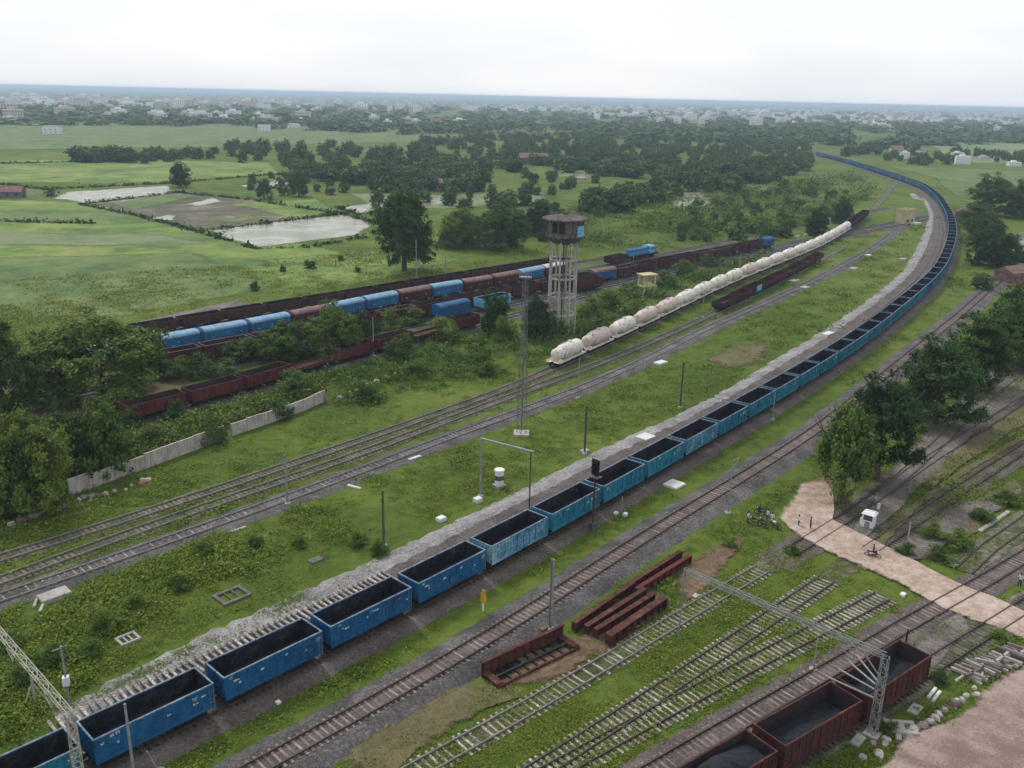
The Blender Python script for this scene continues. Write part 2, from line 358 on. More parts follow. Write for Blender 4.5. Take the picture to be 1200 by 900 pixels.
def ground_mat():
    m, t, b = base('grass_ground', .9, .1); v = vec_node(t, True)
    big = noise_node(t, v, .012, 5, .6); mid = noise_node(t, v, .09, 5, .65); sm = noise_node(t, v, .7, 5, .7); fine = noise_node(t, v, 4.5, 3, .7)
    a = math_node(t, 'MULTIPLY', big, .30); a = math_node(t, 'ADD', a, math_node(t, 'MULTIPLY', mid, .30))
    a = math_node(t, 'ADD', a, math_node(t, 'MULTIPLY', sm, .25)); a = math_node(t, 'ADD', a, math_node(t, 'MULTIPLY', fine, .15))
    a = math_node(t, 'MULTIPLY_ADD', a, 1.5, -.25)
    r = ramp_node(t, [(.32, (.030, .050, .009)), (.42, (.058, .094, .013)), (.52, (.094, .138, .020)), (.60, (.130, .166, .029)), (.70, (.165, .155, .060))])
    t.links.new(a, r.inputs['Fac']); t.links.new(r.outputs[0], b.inputs['Base Color'])
    bump(t, b, math_node(t, 'ADD', sm, math_node(t, 'MULTIPLY', fine, .5)), .8, .35)
    return m
M['ground'] = ground_mat()
def field_mat(name, stops, rowdir=None, sc=(.03, .08, .2, .9), wt=(.34, .28, .2, .18), bmp=.6):
    return noisy(name, stops, sc, list(wt), world=True, bmp=bmp, bdist=.25, edge=True)
M['field_bright'] = field_mat('field_bright', [(.38, (0.059, 0.110, 0.017)), (.48, (0.111, 0.178, 0.028)), (.55, (0.167, 0.222, 0.039)), (.63, (0.229, 0.246, 0.065))])
M['field_mid'] = field_mat('field_mid', [(.38, (0.050, 0.092, 0.023)), (.5, (0.097, 0.149, 0.035)), (.62, (0.154, 0.190, 0.057))])
M['field_fallow'] = field_mat('field_fallow', [(.38, (.050, .062, .024)), (.47, (.085, .080, .042)), (.54, (.125, .108, .072)), (.60, (.16, .145, .10)), (.66, (.34, .33, .28))])
M['field_pale'] = field_mat('field_pale', [(.34, (0.097, 0.137, 0.052)), (.5, (0.151, 0.189, 0.080)), (.66, (0.216, 0.231, 0.113))])
def water_mat():
    m, t, b = base('flood_water', .22, .35); v = vec_node(t, True)
    r = ramp_node(t, [(.38, (.10, .13, .045)), (.47, (.20, .19, .10)), (.54, (.30, .285, .20)), (.62, (.16, .17, .08))]); t.links.new(noise_node(t, v, .05, 5), r.inputs['Fac'])
    t.links.new(r.outputs[0], b.inputs['Base Color']); bump(t, b, noise_node(t, v, 1.2, 3), .12, .05); ragged(t, b, v, .08); return m
M['water'] = water_mat()
# ------------------------------------------------------------------ ground and fields
def mesh_obj(name, vs, fs, mat, attr=None, smooth=False, parent=None):
    me = bpy.data.meshes.new(name); me.from_pydata([tuple(v) for v in vs], [], [tuple(f) for f in fs])
    for mt in (mat if isinstance(mat, (list, tuple)) else [mat]): me.materials.append(mt)
    if attr is not None:
        a = me.attributes.new('edge', 'FLOAT', 'POINT'); a.data.foreach_set('value', np.asarray(attr, np.float32))
    if smooth: me.polygons.foreach_set('use_smooth', [True]*len(me.polygons))
    me.update(); return link(bpy.data.objects.new(name, me), parent)

def make_ground():
    R = 30000.0; xs = np.r_[-R, np.linspace(-8000, 8000, 33), R]
    n = len(xs); vs = [(x, y, 0) for y in xs for x in xs]
    fs = [(j*n+i, j*n+i+1, (j+1)*n+i+1, (j+1)*n+i) for j in range(n-1) for i in range(n-1)]
    return mesh_obj('ground', vs, fs, M['ground'])
tag(make_ground(), kind='structure')
ZL = [0.012]
def patch(name, poly, mat, edge=2.0, world=False, jit=.25, kind='structure', top=None):
    P = poly if world else GP(poly)
    pts = []
    for i in range(len(P)):
        a = np.array(P[i]); b = np.array(P[(i+1) % len(P)]); d = np.linalg.norm(b-a); k = max(1, min(24, int(d/3)))
        for j in range(k):
            pts.append(a+(b-a)*j/k+nr.normal(0, jit, 2))
    pts = np.array(pts); c = pts.mean(0); d = np.linalg.norm(pts-c, axis=1)
    inner = c+(pts-c)*np.maximum(.15, 1-edge/d)[:, None]
    n = len(pts); ZL[0] += .006; z = ZL[0]
    vs = [(p[0], p[1], z) for p in pts]+[(p[0], p[1], top or z) for p in inner]
    fs = [(i, (i+1) % n, n+(i+1) % n, n+i) for i in range(n)]+[tuple(range(n, 2*n))]
    o = mesh_obj(name, vs, fs, M[mat], [0]*n+[1]*n)
    bm = bmesh.new(); bm.from_mesh(o.data); bmesh.ops.triangulate(bm, faces=bm.faces); bm.to_mesh(o.data); bm.free()
    return tag(o, kind=kind)
def sweep(name, path, s0, s1, prof, mat, step=1.5, jit=0.0, jz=0.0, kind='structure', parent=None, loc=(0, 0, 0)):
    """prof: (offset, z, edge) left to right"""
    ss = np.arange(s0, s1+step*.5, step); vs = []; at = []; k = len(prof)
    for s in ss:
        p = path.at(s); d = path.dir(s); n = np.array([d[1], -d[0]])
        for (o, z, e) in prof:
            q = p+n*(o+nr.normal(0, jit)); vs.append((q[0]-loc[0], q[1]-loc[1], z-loc[2]+(nr.normal(0, jz) if 0 < z and jz else 0))); at.append(e)
    fs = [(i*k+j, i*k+j+1, (i+1)*k+j+1, (i+1)*k+j) for i in range(len(ss)-1) for j in range(k-1)]
    fs = [f[::-1] for f in fs]
    o = mesh_obj(name, vs, fs, M[mat] if isinstance(mat, str) else mat, at, parent=parent)
    if parent is not None: o.location = (0, 0, 0)
    if kind: tag(o, kind=kind)
    return o

patch('field', [(-120, 232), (150, 236), (265, 263), (420, 299), (330, 338), (150, 372), (-150, 380)], 'field_bright', 6)
patch('field', [(300, 305), (430, 292), (560, 300), (470, 325), (330, 348)], 'field_bright', 5)
patch('field', [(-100, 187), (150, 186), (325, 190), (340, 203), (190, 216), (-100, 214)], 'field_bright', 12)
patch('field', [(-100, 217), (60, 222), (60, 229), (-100, 231)], 'field_mid', 6)
patch('field', [(98, 238), (215, 222), (300, 233), (402, 250), (300, 264), (236, 271)], 'field_fallow', 6)
patch('field', [(268, 239), (372, 233), (404, 249), (340, 256)], 'field_bright', 4)
patch('field', [(-150, 146), (250, 143), (620, 150), (640, 163), (480, 168), (250, 174), (-150, 178)], 'field_mid', 40)
patch('field', [(400, 226), (520, 228), (640, 224), (650, 236), (520, 246), (430, 244)], 'field_pale', 8)
patch('field', [(660, 198), (720, 196), (730, 203), (650, 208)], 'field_pale', 8)
patch('field', [(1080, 168), (1240, 166), (1260, 196), (1110, 190)], 'field_pale', 20)
patch('field', [(1040, 195), (1230, 200), (1230, 222), (1120, 230), (1090, 208)], 'field_mid', 8)
patch('field', [(-60, 302), (235, 294), (330, 330), (300, 346), (150, 374), (-60, 380)], 'field_mid', 8)
patch('field', [(-100, 247), (150, 246), (180, 258), (-100, 262)], 'field_mid', 5)
patch('field', [(-100, 270), (200, 274), (260, 286), (100, 290), (-100, 288)], 'field_pale', 9)
patch('pond', [(172, 257), (196, 252), (208, 253), (204, 258), (180, 260)], 'water', 2)
patch('pond', [(214, 240), (250, 232), (262, 236), (232, 242)], 'water', 3)
patch('field', [(120, 240), (190, 228), (240, 228), (200, 240), (150, 247)], 'field_mid', 8)
patch('field', [(230, 262), (290, 252), (330, 252), (280, 262)], 'field_mid', 6)
patch('pond', [(58, 233), (74, 225), (200, 217), (208, 226), (100, 239)], 'water', 5)
patch('pond', [(236, 272), (300, 262), (408, 251), (440, 262), (425, 276), (300, 291)], 'water', 4)
patch('pond', [(278, 218), (338, 209), (345, 216), (300, 224)], 'water', 4)
patch('pond', [(395, 243), (452, 236), (470, 244), (420, 252)], 'water', 4)
patch('pond', [(470, 234), (530, 228), (545, 236), (490, 243)], 'water', 4)
patch('pond', [(785, 240), (800, 226), (836, 224), (842, 236), (806, 248)], 'water', 3)
patch('pond', [(668, 204), (720, 199), (730, 206), (672, 210)], 'water', 5)
patch('pond', [(1168, 285), (1180, 274), (1230, 270), (1230, 290), (1190, 296)], 'water', 3)
patch('soil', [(785, 690), (800, 655), (850, 628), (880, 626), (868, 650), (835, 690), (800, 712)], 'soil_red', 3.4)
patch('soil', [(560, 812), (600, 770), (690, 735), (780, 690), (800, 700), (720, 770), (640, 806)], 'soil_red', 3.4)
patch('soil', [(380, 900), (520, 800), (600, 800), (620, 815), (480, 890), (440, 930)], 'soil_olive', 2.5)
patch('soil', [(815, 424), (850, 402), (905, 402), (912, 428), (850, 436)], 'soil_olive', 6)
patch('soil', [(1080, 640), (1100, 610), (1190, 560), (1210, 580), (1120, 640)], 'soil_olive', 2)
patch('gravel_strip', [(1048, 662), (1060, 632), (1110, 600), (1180, 572), (1205, 575), (1130, 625), (1090, 655)], 'gravel_patch', 1.2)
patch('soil', [(1075, 560), (1160, 500), (1230, 455), (1230, 480), (1160, 525), (1090, 575)], 'soil_olive', 2)
patch('soil', [(985, 640), (1040, 560), (1100, 480), (1150, 430), (1230, 405), (1240, 440), (1150, 505), (1060, 590), (1010, 635)], 'gravel_patch', 4)
patch('soil', [(930, 600), (950, 560), (985, 545), (1030, 520), (1020, 560), (985, 590)], 'soil_olive', 2)
patch('soil', [(1130, 330), (1160, 318), (1230, 315), (1240, 340), (1160, 335)], 'soil_red', 4)
patch('soil', [(1060, 770), (1085, 735), (1120, 715), (1150, 745), (1090, 790)], 'gravel_patch', 1.5)
patch('soil', [(140, 383), (210, 366), (280, 352), (300, 358), (200, 380), (150, 388)], 'gravel_patch', 1.5)
patch('soil', [(0, 500), (60, 470), (230, 440), (240, 452), (120, 490), (0, 520)], 'soil_olive', 3)
ROADPX = [(938, 566), (966, 563), (972, 585), (966, 606), (1000, 622), (1060, 653), (1100, 675), (1150, 698), (1260, 745), (1260, 778), (1180, 745), (1110, 717), (1050, 688), (1000, 664), (950, 641), (924, 628), (908, 608), (917, 592)]
patch('dirt_road', ROADPX, 'road', 1.5, jit=.22, top=.30)
TRAILPX = [(1002, 652), (1030, 628), (1050, 600), (1100, 560), (1150, 525), (1230, 480)]
def strip_path(px, w, mat, name, z=.2):
    p = Path(GP(px), 2); ZL[0] += .006
    return sweep(name, p, 0, p.L, [(-w, ZL[0], 0), (-w*.4, ZL[0], 1), (w*.4, ZL[0], 1), (w, ZL[0], 0)], mat, 1.5, .1)
strip_path([(1027, 643), (1046, 622), (1075, 592), (1130, 553), (1240, 490)], .7, 'soil_olive', 'footpath')
YARDPX = [(990, 925), (1030, 895), (1062, 866), (1095, 846), (1130, 822), (1150, 812), (1185, 790), (1260, 745), (1400, 800), (1300, 960), (1000, 960)]
patch('dirt_yard', YARDPX, 'yard', 1.3, jit=.3)

# ------------------------------------------------------------------ railway lines
ZB, ZR = .45, .68                      # main line: top of ballast, top of rail
LB, LR = .10, .33                      # yard lines lie almost in the ground
edgeA = [(101,872),(253,800),(379.5,739.5),(484.4,689),(573,644.4),(645.5,605.5),(706,571),(760,542.2),(804.4,516.7),(844.4,494.4),(878.9,474.4),(911.1,456.7),
         (937.8,441.1),(988.9,408.9),(1020,388.9),(1048.9,365.6),(1077.8,342.2),(1103.5,319),(1112,306),(1120,284.4),(1122.2,266.7),(1117.8,248.9),(1104.4,228.9),(1086.7,215.6),(1064.4,207.8),(1040,200),(1017.8,193.3),(991.1,185.6),(962.2,178.9)]
_e = Path(GP(edgeA, 3.93), 14, ext0=60, ext1=140)
TA = _e.off(-1.6)
TA2 = TA.off(-5.4)
TB = Path(GP([(305,897),(400,842),(550,764),(647,700),(735.5,638),(813,593),(855.5,566.7),(882,551),(920,526.7),(953,507),(1093,393),(1125,368),(1150,345)], ZR), 12, 30, 60)
TC = Path(GP([(495,897),(613,832),(727,766),(807,716),(928,645),(985,611),(1034,577),(1085,535),(1120,500),(1160,463),(1200,430)], LR), 8, 12, 60)
TD = Path(GP([(620,908),(688,866),(760,819),(830,772),(914,715),(964,681),(1005,653),(1052,622),(1130,570),(1200,524)], LR), 6, 12, 60)
TD2 = Path(GP([(677,887),(760,841),(800,820),(874,780),(925,753),(969,732),(1035,697)], LR), 4, 8, 0)
TE = Path(GP([(760,905),(870,840),(980,779),(1070,724),(1095,711),(1143,686),(1200,650)], .5), 6, 14, 40)
TF = Path([np.array(G(921.5,871,3.93)), np.array(G(1020,813,3.93)), np.array(G(1082,772,3.93))], 0, 30, 45).off(-1.6)
TH = Path(GP([(1036,577),(1068,552),(1100,531),(1150,500),(1200,468)], LR), 5, 0, 60)
TI = Path(GP([(1130,668),(1160,640),(1200,612)], LR), 0, 0, 40)
TG3 = Path(GP([(5,697),(88,670),(156,646),(218,624),(282,601),(328,586),(365,572),(404,559),(455,537),(547,502),(602,484),(688,452),(765,417),(820,387),(873,364),(928,340),(965,322),(1020,292),(1050,270),(1076,248)], .4), 12, 30, 0)
TG2 = Path(GP([(0,678),(46,662),(117,634),(183,612),(220,599),(273,581),(337,560),(420,533),(464,515),(510,497),(565,475),(611,459),(682,433),(747,407),(792,387),(842,364),(905,334),(962,303)], LR), 12, 30, 30)
tb = Path(GP([(651,432),(688,417),(723,400),(748,388),(774,375),(805,361),(837,343),(901,316),(961,292),(994,272),(1014,257),(1030,242),(1040,229)], .5), 12).off(-1.35)
g1 = np.array(GP([(0,653),(55,636),(106,621),(165,601),(255,572),(336,545),(400,522),(455,504),(528,478),(607,451)], LR))
TG1 = Path(np.vstack([g1, tb.p[4::6]]), 12, 30, 120)
TJ = Path(GP([(183,397),(236,389),(291,377.5),(343,369),(404,356),(433,349),(473.5,341),(511,335),(549,329),(584,325),(613,319),(643,312),(683,304),(710,300),(728,296),(767,289)], 3.9), 14, 75, 220).off(-1.5)
TK = Path(GP([(150,383),(200,375),(273,362),(328,355),(374,346),(420,341),(455,334),(510,325),(574,315),(611,309)], 3.2), 14, 40, 60).off(-1.5)
TL = Path(GP([(200,411),(451,365),(600,335),(640,328),(700,319),(747,309),(780,302),(800,298),(844,291),(893,281)], 3.9), 14, 20, 160).off(-1.5)
TM = TL.off(5.2)
TN = Path(GP([(160,474),(200,463),(257,451),(321,433),(380,413),(420,404),(473,391),(514,380)], 3.3), 8, 50, 60).off(-1.5)

sweep('ballast_bed', TA, 0, TA.L, [(-2.9, 0, 1), (-1.9, ZB, 1), (1.8, ZB, 1), (3.1, .02, 1)], 'ballast_brown', 1.5, .08, .02)
sweep('ballast_bed', TB, 0, TB.L, [(-3.1, 0, 1), (-1.7, ZB, 1), (-1.0, ZB-.02, 1)], 'ballast_dark', 1.0, .10, .02)
sweep('ballast_bed', TB, 0, TB.L, [(-1.0, ZB-.02, 1), (1.0, ZB-.02, 1)], 'ballast_brown', 1.0, .0, .0)
sweep('ballast_bed', TB, 0, TB.L, [(1.0, ZB-.02, 1), (1.7, ZB, 1), (3.3, 0, 1)], 'ballast_dark', 1.0, .10, .02)
# new formation beside the coal train: a ridge of fresh gravel, then brown ballast up to the train
gl = Path(GP([(92,817),(150,782),(200,752),(267,726),(320,703),(353,690),(420,660),(513,618),(560,595),(600,574),(640,555),(700,527),(749,505),(804,481),(853,455),(915,415),(958,387),(998,360),(1033,338),(1060,316),(1072,293),(1084,271),(1089,249),(1082,235)], .2), 9)
s0 = TA.near(gl.p[0])
def gravel_heap():
    ss = np.arange(s0-2, TA.near(gl.p[-1])+40, 1.0); vs = []; at = []; k = 9
    lift = np.convolve(nr.normal(0, 1, len(ss)), np.ones(7)/7, 'same')
    for i, s in enumerate(ss):
        p = TA.at(s); d = TA.dir(s); n = np.array([d[1], -d[0]])
        g = gl.p[np.argmin(((gl.p-p)**2).sum(1))]; w = max(4.4, min(11, np.linalg.norm(g-p)))
        f = min(1.0, max(0.22, (i-26)/22.0)); a = nr.normal(0, .18)
        for (u, z, e) in ((0, 0, 0), (.05, .12, .8), (.14, .42, 1), (.25, .66, 1), (.38, .56, 1), (.56, .36, 1), (.78, .24, 1), (.92, .22, 1), (1, .2, 1)):
            o = -w+(w-2.6)*u+(a if u < .5 else 0); q = p+n*o
            vs.append((q[0], q[1], max(.02, z*(f*(1+.28*lift[i]) if u < .7 else 1)+(nr.normal(0, .018) if 0 < u < 1 else 0)))); at.append(e)
    fs = [(i*k+j, (i+1)*k+j, (i+1)*k+j+1, i*k+j+1) for i in range(len(ss)-1) for j in range(k-1)]
    o = mesh_obj('gravel_bed', vs, fs, [M['gravel'], M['ballast_brown']])
    o.data.polygons.foreach_set('material_index', [0 if j < 4 else 1 for i in range(len(ss)-1) for j in range(k-1)])
    tag(o, kind='structure')
gravel_heap()
sweep('ballast_bed', TG3, 0, TG3.L, [(-2.2, .02, 1), (-1.5, .16, 1), (1.5, .16, 1), (2.7, .02, 1)], 'ballast_dark', 1.5, .15, .02)
for pth, w in ((TG1, 2.3), (TG2, 2.3)):
    sweep('ballast_bed', pth, 0, pth.L, [(-w, .03, 0), (-w*.5, LB, .9), (w*.5, LB, .9), (w, .03, 0)], 'ballast_grass', 1.5, .1)
for pth in (TC, TD, TD2, TH):
    sweep('ballast_bed', pth, 0, pth.L, [(-1.9, .035, 0), (-1.2, LB, .55), (1.2, LB, .55), (1.9, .035, 0)], 'ballast_grass', 1.2, .1)
for pth in (TE, TF, TI):
    sweep('ballast_bed', pth, 0, pth.L, [(-2.3, .04, 0), (-1.5, LB+.06, 1), (1.5, LB+.06, 1), (2.3, .04, 0)], 'ballast_brown' if pth is TE else 'ballast_grass', 1.2, .1)
for pth, w in ((TH, 2.4), ):
    sweep('ballast_bed', pth, 0, pth.L, [(-w, .045, 0), (-w*.6, LB+.02, 1), (w*.6, LB+.02, 1), (w, .045, 0)], 'ballast_brown', 1.2, .1)
for i, (pth, a, b) in enumerate(((TC, 62, 999), (TD, 70, 999))):
    if a < pth.L: sweep('ballast_bed', pth, a, min(b, pth.L), [(-2.4, .05, 0), (-1.5, LB+.025, 1), (1.5, LB+.025, 1), (2.4, .05, 0)], 'ballast_brown', 1.2, .1)
for pth in (TJ, TK, TL, TM, TN):
    sweep('ballast_bed', pth, 0, pth.L, [(-2.6, .03, 1), (-1.6, .2, 1), (1.6, .2, 1), (2.6, .03, 1)], 'ballast_dark', 3, .15)

def rail_mesh(name, path, a, b, off, zt, mat, root, loc):
    return sweep(name, path, a, b, [(off-.06, zt-.17, 1), (off-.055, zt, 1), (off+.055, zt, 1), (off+.06, zt-.17, 1)], mat, 1.0, 0, 0, None, root, loc)
def visible(X, Y, m=25):
    x, y = PX(X, Y, .3); return -m < x < 1200+m and 0 < y < 900+m
SLP = {}
def railway(label, path, slp, railm, zr, a=0, b=None, ra=None, rb=None, spacing=.65, ln=2.7, far=260, group='railway tracks of the yard', n_ind=100, skew=0.0, keep=1.0):
    b = path.L if b is None else b; ra = a if ra is None else ra; rb = b if rb is None else rb
    p = path.at(a); loc = (p[0], p[1], 0)
    root = tag(empty('railway_track', loc), label, 'railway track', group)
    if railm:
        for o in (-.88, .88): rail_mesh('rail', path, ra, rb, o, zr, railm, root, loc)
    if slp not in SLP:
        mb = MB(); h = .12
        mb.add([(-1.35,-.13,-.1),(1.35,-.13,-.1),(1.35,.13,-.1),(-1.35,.13,-.1),(-1.35,-.11,.1),(-.45,-.10,.06),(.45,-.10,.06),(1.35,-.11,.1),(1.35,.11,.1),(.45,.10,.06),(-.45,.10,.06),(-1.35,.11,.1)],
               [(0,1,2,3),(0,4,5,6,7,1),(1,7,8,2),(2,8,9,10,11,3),(3,11,4,0),(4,11,10,5),(5,10,9,6),(6,9,8,7)])
        for q in (-1.12, -.64, .64, 1.12): mb.box(q-.06, q+.06, -.05, .05, .06, .15)
        SLP[slp] = mb.mesh('sleeper', M[slp])
    zs = zr-.17-.10+.012
    spots = []
    for s in np.arange(a+.3, b, spacing):
        q = path.at(s)
        if visible(*q) and np.hypot(*q) < far and rnd.random() < keep:
            d = path.dir(s); spots.append((q[0], q[1], math.atan2(d[1], d[0])+math.pi/2))
    spots.sort(key=lambda t: t[0]**2+t[1]**2)
    for (x, y, r) in spots[:n_ind]:
        o = bpy.data.objects.new('sleeper', SLP[slp]); o.location = (x-loc[0]+rnd.gauss(0, .02), y-loc[1], zs+rnd.gauss(0, .008)); o.rotation_euler = (0, 0, r+rnd.gauss(0, .035 if slp == 'slp_white' else .015)); o.scale = (ln/2.7, 1, 1); link(o, root)
    if len(spots) > n_ind:  # the rest of a long track reads as one band
        mb = MB(); me = SLP[slp]; bv = [v.co.copy() for v in me.vertices][:12]; bf = [tuple(f.vertices) for f in me.polygons][:8]
        for (x, y, r) in spots[n_ind:]:
            T = Matrix.Translation((x-loc[0], y-loc[1], zs)) @ Matrix.Rotation(r, 4, 'Z'); mb.add([T @ v for v in bv], bf)
        tag(mb.build('sleeper', M[slp], root), kind='stuff')
    return root
railway('main running line of dark ballast and pinkish sleepers beside the blue coal train', TB, 'slp_pink', M['rail'], ZR, a=0, far=240)
railway('railway line carrying the long curving blue coal train', TA, 'slp_dark', M['rail'], ZR, a=0, far=120)
railway('unfinished track of bare white concrete sleepers half buried under the fresh gravel ridge', TA2.off(-1.15), 'slp_white', None, .66, a=s0-3, b=s0+33, group='railway tracks of the yard')
railway('second track on brown ballast inside the curve of the coal train', TA2.off(1.1), 'slp_dark', M['rail_pale'], .50, a=s0+60, b=TA2.L-60, far=230)
railway('grassy track with dotted white sleeper ends beside the rusty girders', TC, 'slp_white', M['rail_pale'], LR, a=0, b=60, spacing=.68, ln=2.75, keep=.88)
railway('curving track on brown ballast under the roadside trees beyond the dirt road', TC, 'slp_dark', M['rail'], LR, a=66, far=230)
railway('yard track with dense white sleepers entering the turnout and crossing the dirt road', TD, 'slp_white', M['rail'], LR, a=0, b=58, ln=2.9)
railway('track on brown ballast continuing right of the white booth beyond the dirt road', TD, 'slp_dark', M['rail'], LR, a=68, far=230)
railway('turnout branch of bright white sleepers next to the line of the maroon coal wagons', TD2, 'slp_white', M['rail'], LR-.004, a=0, ln=3.3)
railway('brown ballasted line running alongside the three maroon coal wagons', TE, 'slp_pink', M['rail'], .37, a=0, far=200)
railway('siding under the three maroon coal wagons in the bottom right corner', TF, 'slp_dark', M['rail'], .37, a=0, far=200)
railway('branch track splitting off behind the white booth under the large trees', TH, 'slp_dark', M['rail'], LR-.006, a=0, far=230)
railway('faint overgrown track at the right edge between grass strips', TI, 'slp_grey', M['rail'], LR, a=0, far=200)
railway('track with worn grey sleepers on a black cinder bed left of the green strip', TG3, 'slp_grey', M['rail_pale'], .36, a=0, far=210, ln=2.0, spacing=.8)
railway('grassy track with dark sleepers, middle of the three on the left', TG2, 'slp_dark', M['rail_pale'], LR, a=0, far=230)
railway('grassy track leading to the white tank wagons, farthest of the three on the left', TG1, 'slp_dark', M['rail_pale'], LR, a=0, far=230)
for pth, lab in ((TJ, 'siding under the blue and maroon covered wagons'), (TK, 'siding under the dark open wagons behind the covered wagons'), (TL, 'siding under the brown open wagons in front of the blue locomotive'),
                 (TM, 'short siding under the maroon and teal wagons by the water tower'), (TN, 'siding under the rusty red wagons behind the concrete wall')):
    r = tag(empty('railway_track', (*pth.at(0), 0)), lab, 'railway track', 'railway tracks of the yard')
    for o in (-.88, .88): rail_mesh('rail', pth, 0, pth.L, o, .40, M['rail'], r, (*pth.at(0), 0))

# ------------------------------------------------------------------ wagons   (local x along the track, z = 0 at rail top)
def bogie(mb=None):
    mb = MB()
    for sy in (-.98, .98):
        mb.add([(-1.35, sy-.06, .62), (-.5, sy-.06, .30), (.5, sy-.06, .30), (1.35, sy-.06, .62), (1.35, sy-.06, .78), (.35, sy-.06, .86), (-.35, sy-.06, .86), (-1.35, sy-.06, .78),
                (-1.35, sy+.06, .62), (-.5, sy+.06, .30), (.5, sy+.06, .30), (1.35, sy+.06, .62), (1.35, sy+.06, .78), (.35, sy+.06, .86), (-.35, sy+.06, .86), (-1.35, sy+.06, .78)],
               [(0,1,2,3,4,5,6,7), (15,14,13,12,11,10,9,8)]+[(i, (i+1) % 8, 8+(i+1) % 8, 8+i) for i in range(8)])
    mb.box(-.25, .25, -.95, .95, .35, .8)
    return mb
def wheelset():
    mb = MB()
    for sy in (-1, 1):
        y = .84*sy; mb.rev([(.06, y-.07), (.45, y-.07), (.45, y+.02), (.49, y+.03), (.49, y+.07), (.06, y+.07)], 14, ax='y', c=(0, 0, .5))
    mb.bar((0, -1, .5), (0, 1, .5), .08, 8)
    return mb
BOG = bogie().mesh('bogie', M['under']); WHL = wheelset().mesh('wheelset', M['under'])
def running_gear(root, half, det=2, bc=None):
    bc = half-1.9 if bc is None else bc
    for sx in (-1, 1):
        o = link(bpy.data.objects.new('bogie', BOG), root); o.location = (sx*bc, 0, 0)
        if det > 1:
            for q in (-1, 1):
                w = link(bpy.data.objects.new('wheelset', WHL), o); w.location = (q*1.0, 0, 0)
    if det > 1:
        for sx in (-1, 1):
            mb = MB(); mb.box(half*sx-.05, (half+.42)*sx, -.12, .12, .98, 1.2) if sx > 0 else mb.box(-half-.42, -half+.05, -.12, .12, .98, 1.2)
            mb.box(min(sx*(half+.30), sx*(half+.46)), max(sx*(half+.30), sx*(half+.46)), -.19, .19, .92, 1.26)
            mb.build('coupler', M['under'], root)
def open_body(half, w, z0, z1, ribs, inner_floor, outer, inner, rim, fat=.07):
    mb = MB(); t = .09; hw = w/2
    for sy in (-1, 1):
        y0, y1 = sorted((sy*hw, sy*(hw-t*.5))); mb.box(-half, half, y0, y1, z0, z1, 0)
        y0, y1 = sorted((sy*(hw-t*.5-.002), sy*(hw-t))); mb.box(-half+t, half-t, y0, y1, inner_floor, z1-.01, 1)
        y0, y1 = sorted((sy*(hw+.03), sy*(hw-t-.02))); mb.box(-half-.02, half+.02, y0, y1, z1, z1+.10, 2)
        y0, y1 = sorted((sy*(hw+fat), sy*(hw-.01))); mb.box(-half, half, y0, y1, z0-.16, z0+.10, 0)
        for i in range(ribs+1):
            x = -half+.06+(2*half-.12)*i/ribs; mb.box(x-.07, x+.07, *sorted((sy*(hw+fat), sy*(hw-.005))), z0+.10, z1-.02, 0)
    for sx in (-1, 1):
        x0, x1 = sorted((sx*half, sx*(half-t*.5))); mb.box(x0, x1, -hw+t*.5, hw-t*.5, z0, z1, 0)
        x0, x1 = sorted((sx*(half-t*.5-.002), sx*(half-t))); mb.box(x0, x1, -hw+t, hw-t, inner_floor, z1-.01, 1)
        x0, x1 = sorted((sx*(half+.03), sx*(half-t-.02))); mb.box(x0, x1, -hw+t+.02, hw-t-.02, z1, z1+.10, 2)
        for y in (-1.0, -.34, .34, 1.0): mb.box(*sorted((sx*(half+.06), sx*(half-.005))), y-.06, y+.06, z0, z1-.02, 0)
        mb.box(*sorted((sx*(half+.062), sx*(half-.005))), -hw+.05, hw-.05, z0+.95, z0+1.07, 0)
    mb.box(-half+t, half-t, -hw+t, hw-t, inner_floor-.06, inner_floor, 1)
    return mb.mesh('body', [outer, inner, rim])
def under_mesh(half, w=2.6):
    mb = MB(); mb.box(-half, half, -.22, .22, .72, 1.12); mb.box(-half, half, -w/2, w/2, 1.02, 1.12)
    for x in (-half+.15, -half*.55, 0, half*.55, half-.15): mb.box(x-.12, x+.12, -w/2, w/2, .86, 1.02)
    mb.bar((-1.6, -.8, .78), (-.6, -.8, .78), .18, 8); mb.box(.4, 1.4, -1.0, -.7, .6, .95)
    return mb.mesh('underframe', M['under'])
def door_mesh(half, hw, z0):
    mb = MB(); mb.box(-.55, .55, 0, .035, z0+.12, z0+1.0); mb.box(-.5, .5, .036, .07, z0+.93, z0+1.0); return mb
def marks(half, hw, z0, seed, n=9, zr=(1.0, 1.9)):
    r = random.Random(seed); mb = MB()
    for i in range(n):
        x = r.choice([-1, 1])*r.uniform(half*.55, half*.9) if r.random() < .6 else r.uniform(-half*.8, half*.8)
        z = z0+r.uniform(*zr); a, b = r.uniform(.08, .26), r.uniform(.05, .12); mb.box(x-a, x+a, 0, .02, z-b, z+b)
    return mb
def side_part(root, name, mb, mat, hw):
    """the same plate on both sides of the wagon"""
    me = mb.mesh(name, mat)
    for sy in (-1, 1):
        o = link(bpy.data.objects.new(name, me), root); o.location = (0, sy*(hw+.004), 0); o.rotation_euler = (0, 0, 0 if sy > 0 else math.pi)
def ladder(root, half, hw, z0, z1, mat):
    for sx in (-1, 1):
        mb = MB()
        for dx in (.12, .48): mb.bar((sx*(half-dx), 0, z0-.3), (sx*(half-dx), 0, z1-.1), .022, 4)
        for k in range(6): z = z0-.2+k*(z1-z0)/6; mb.bar((sx*(half-.12), 0, z), (sx*(half-.48), 0, z), .018, 4)
        o = mb.build('ladder', mat, root); o.location = (0, -sx*(hw+.10), 0)
UND = {}
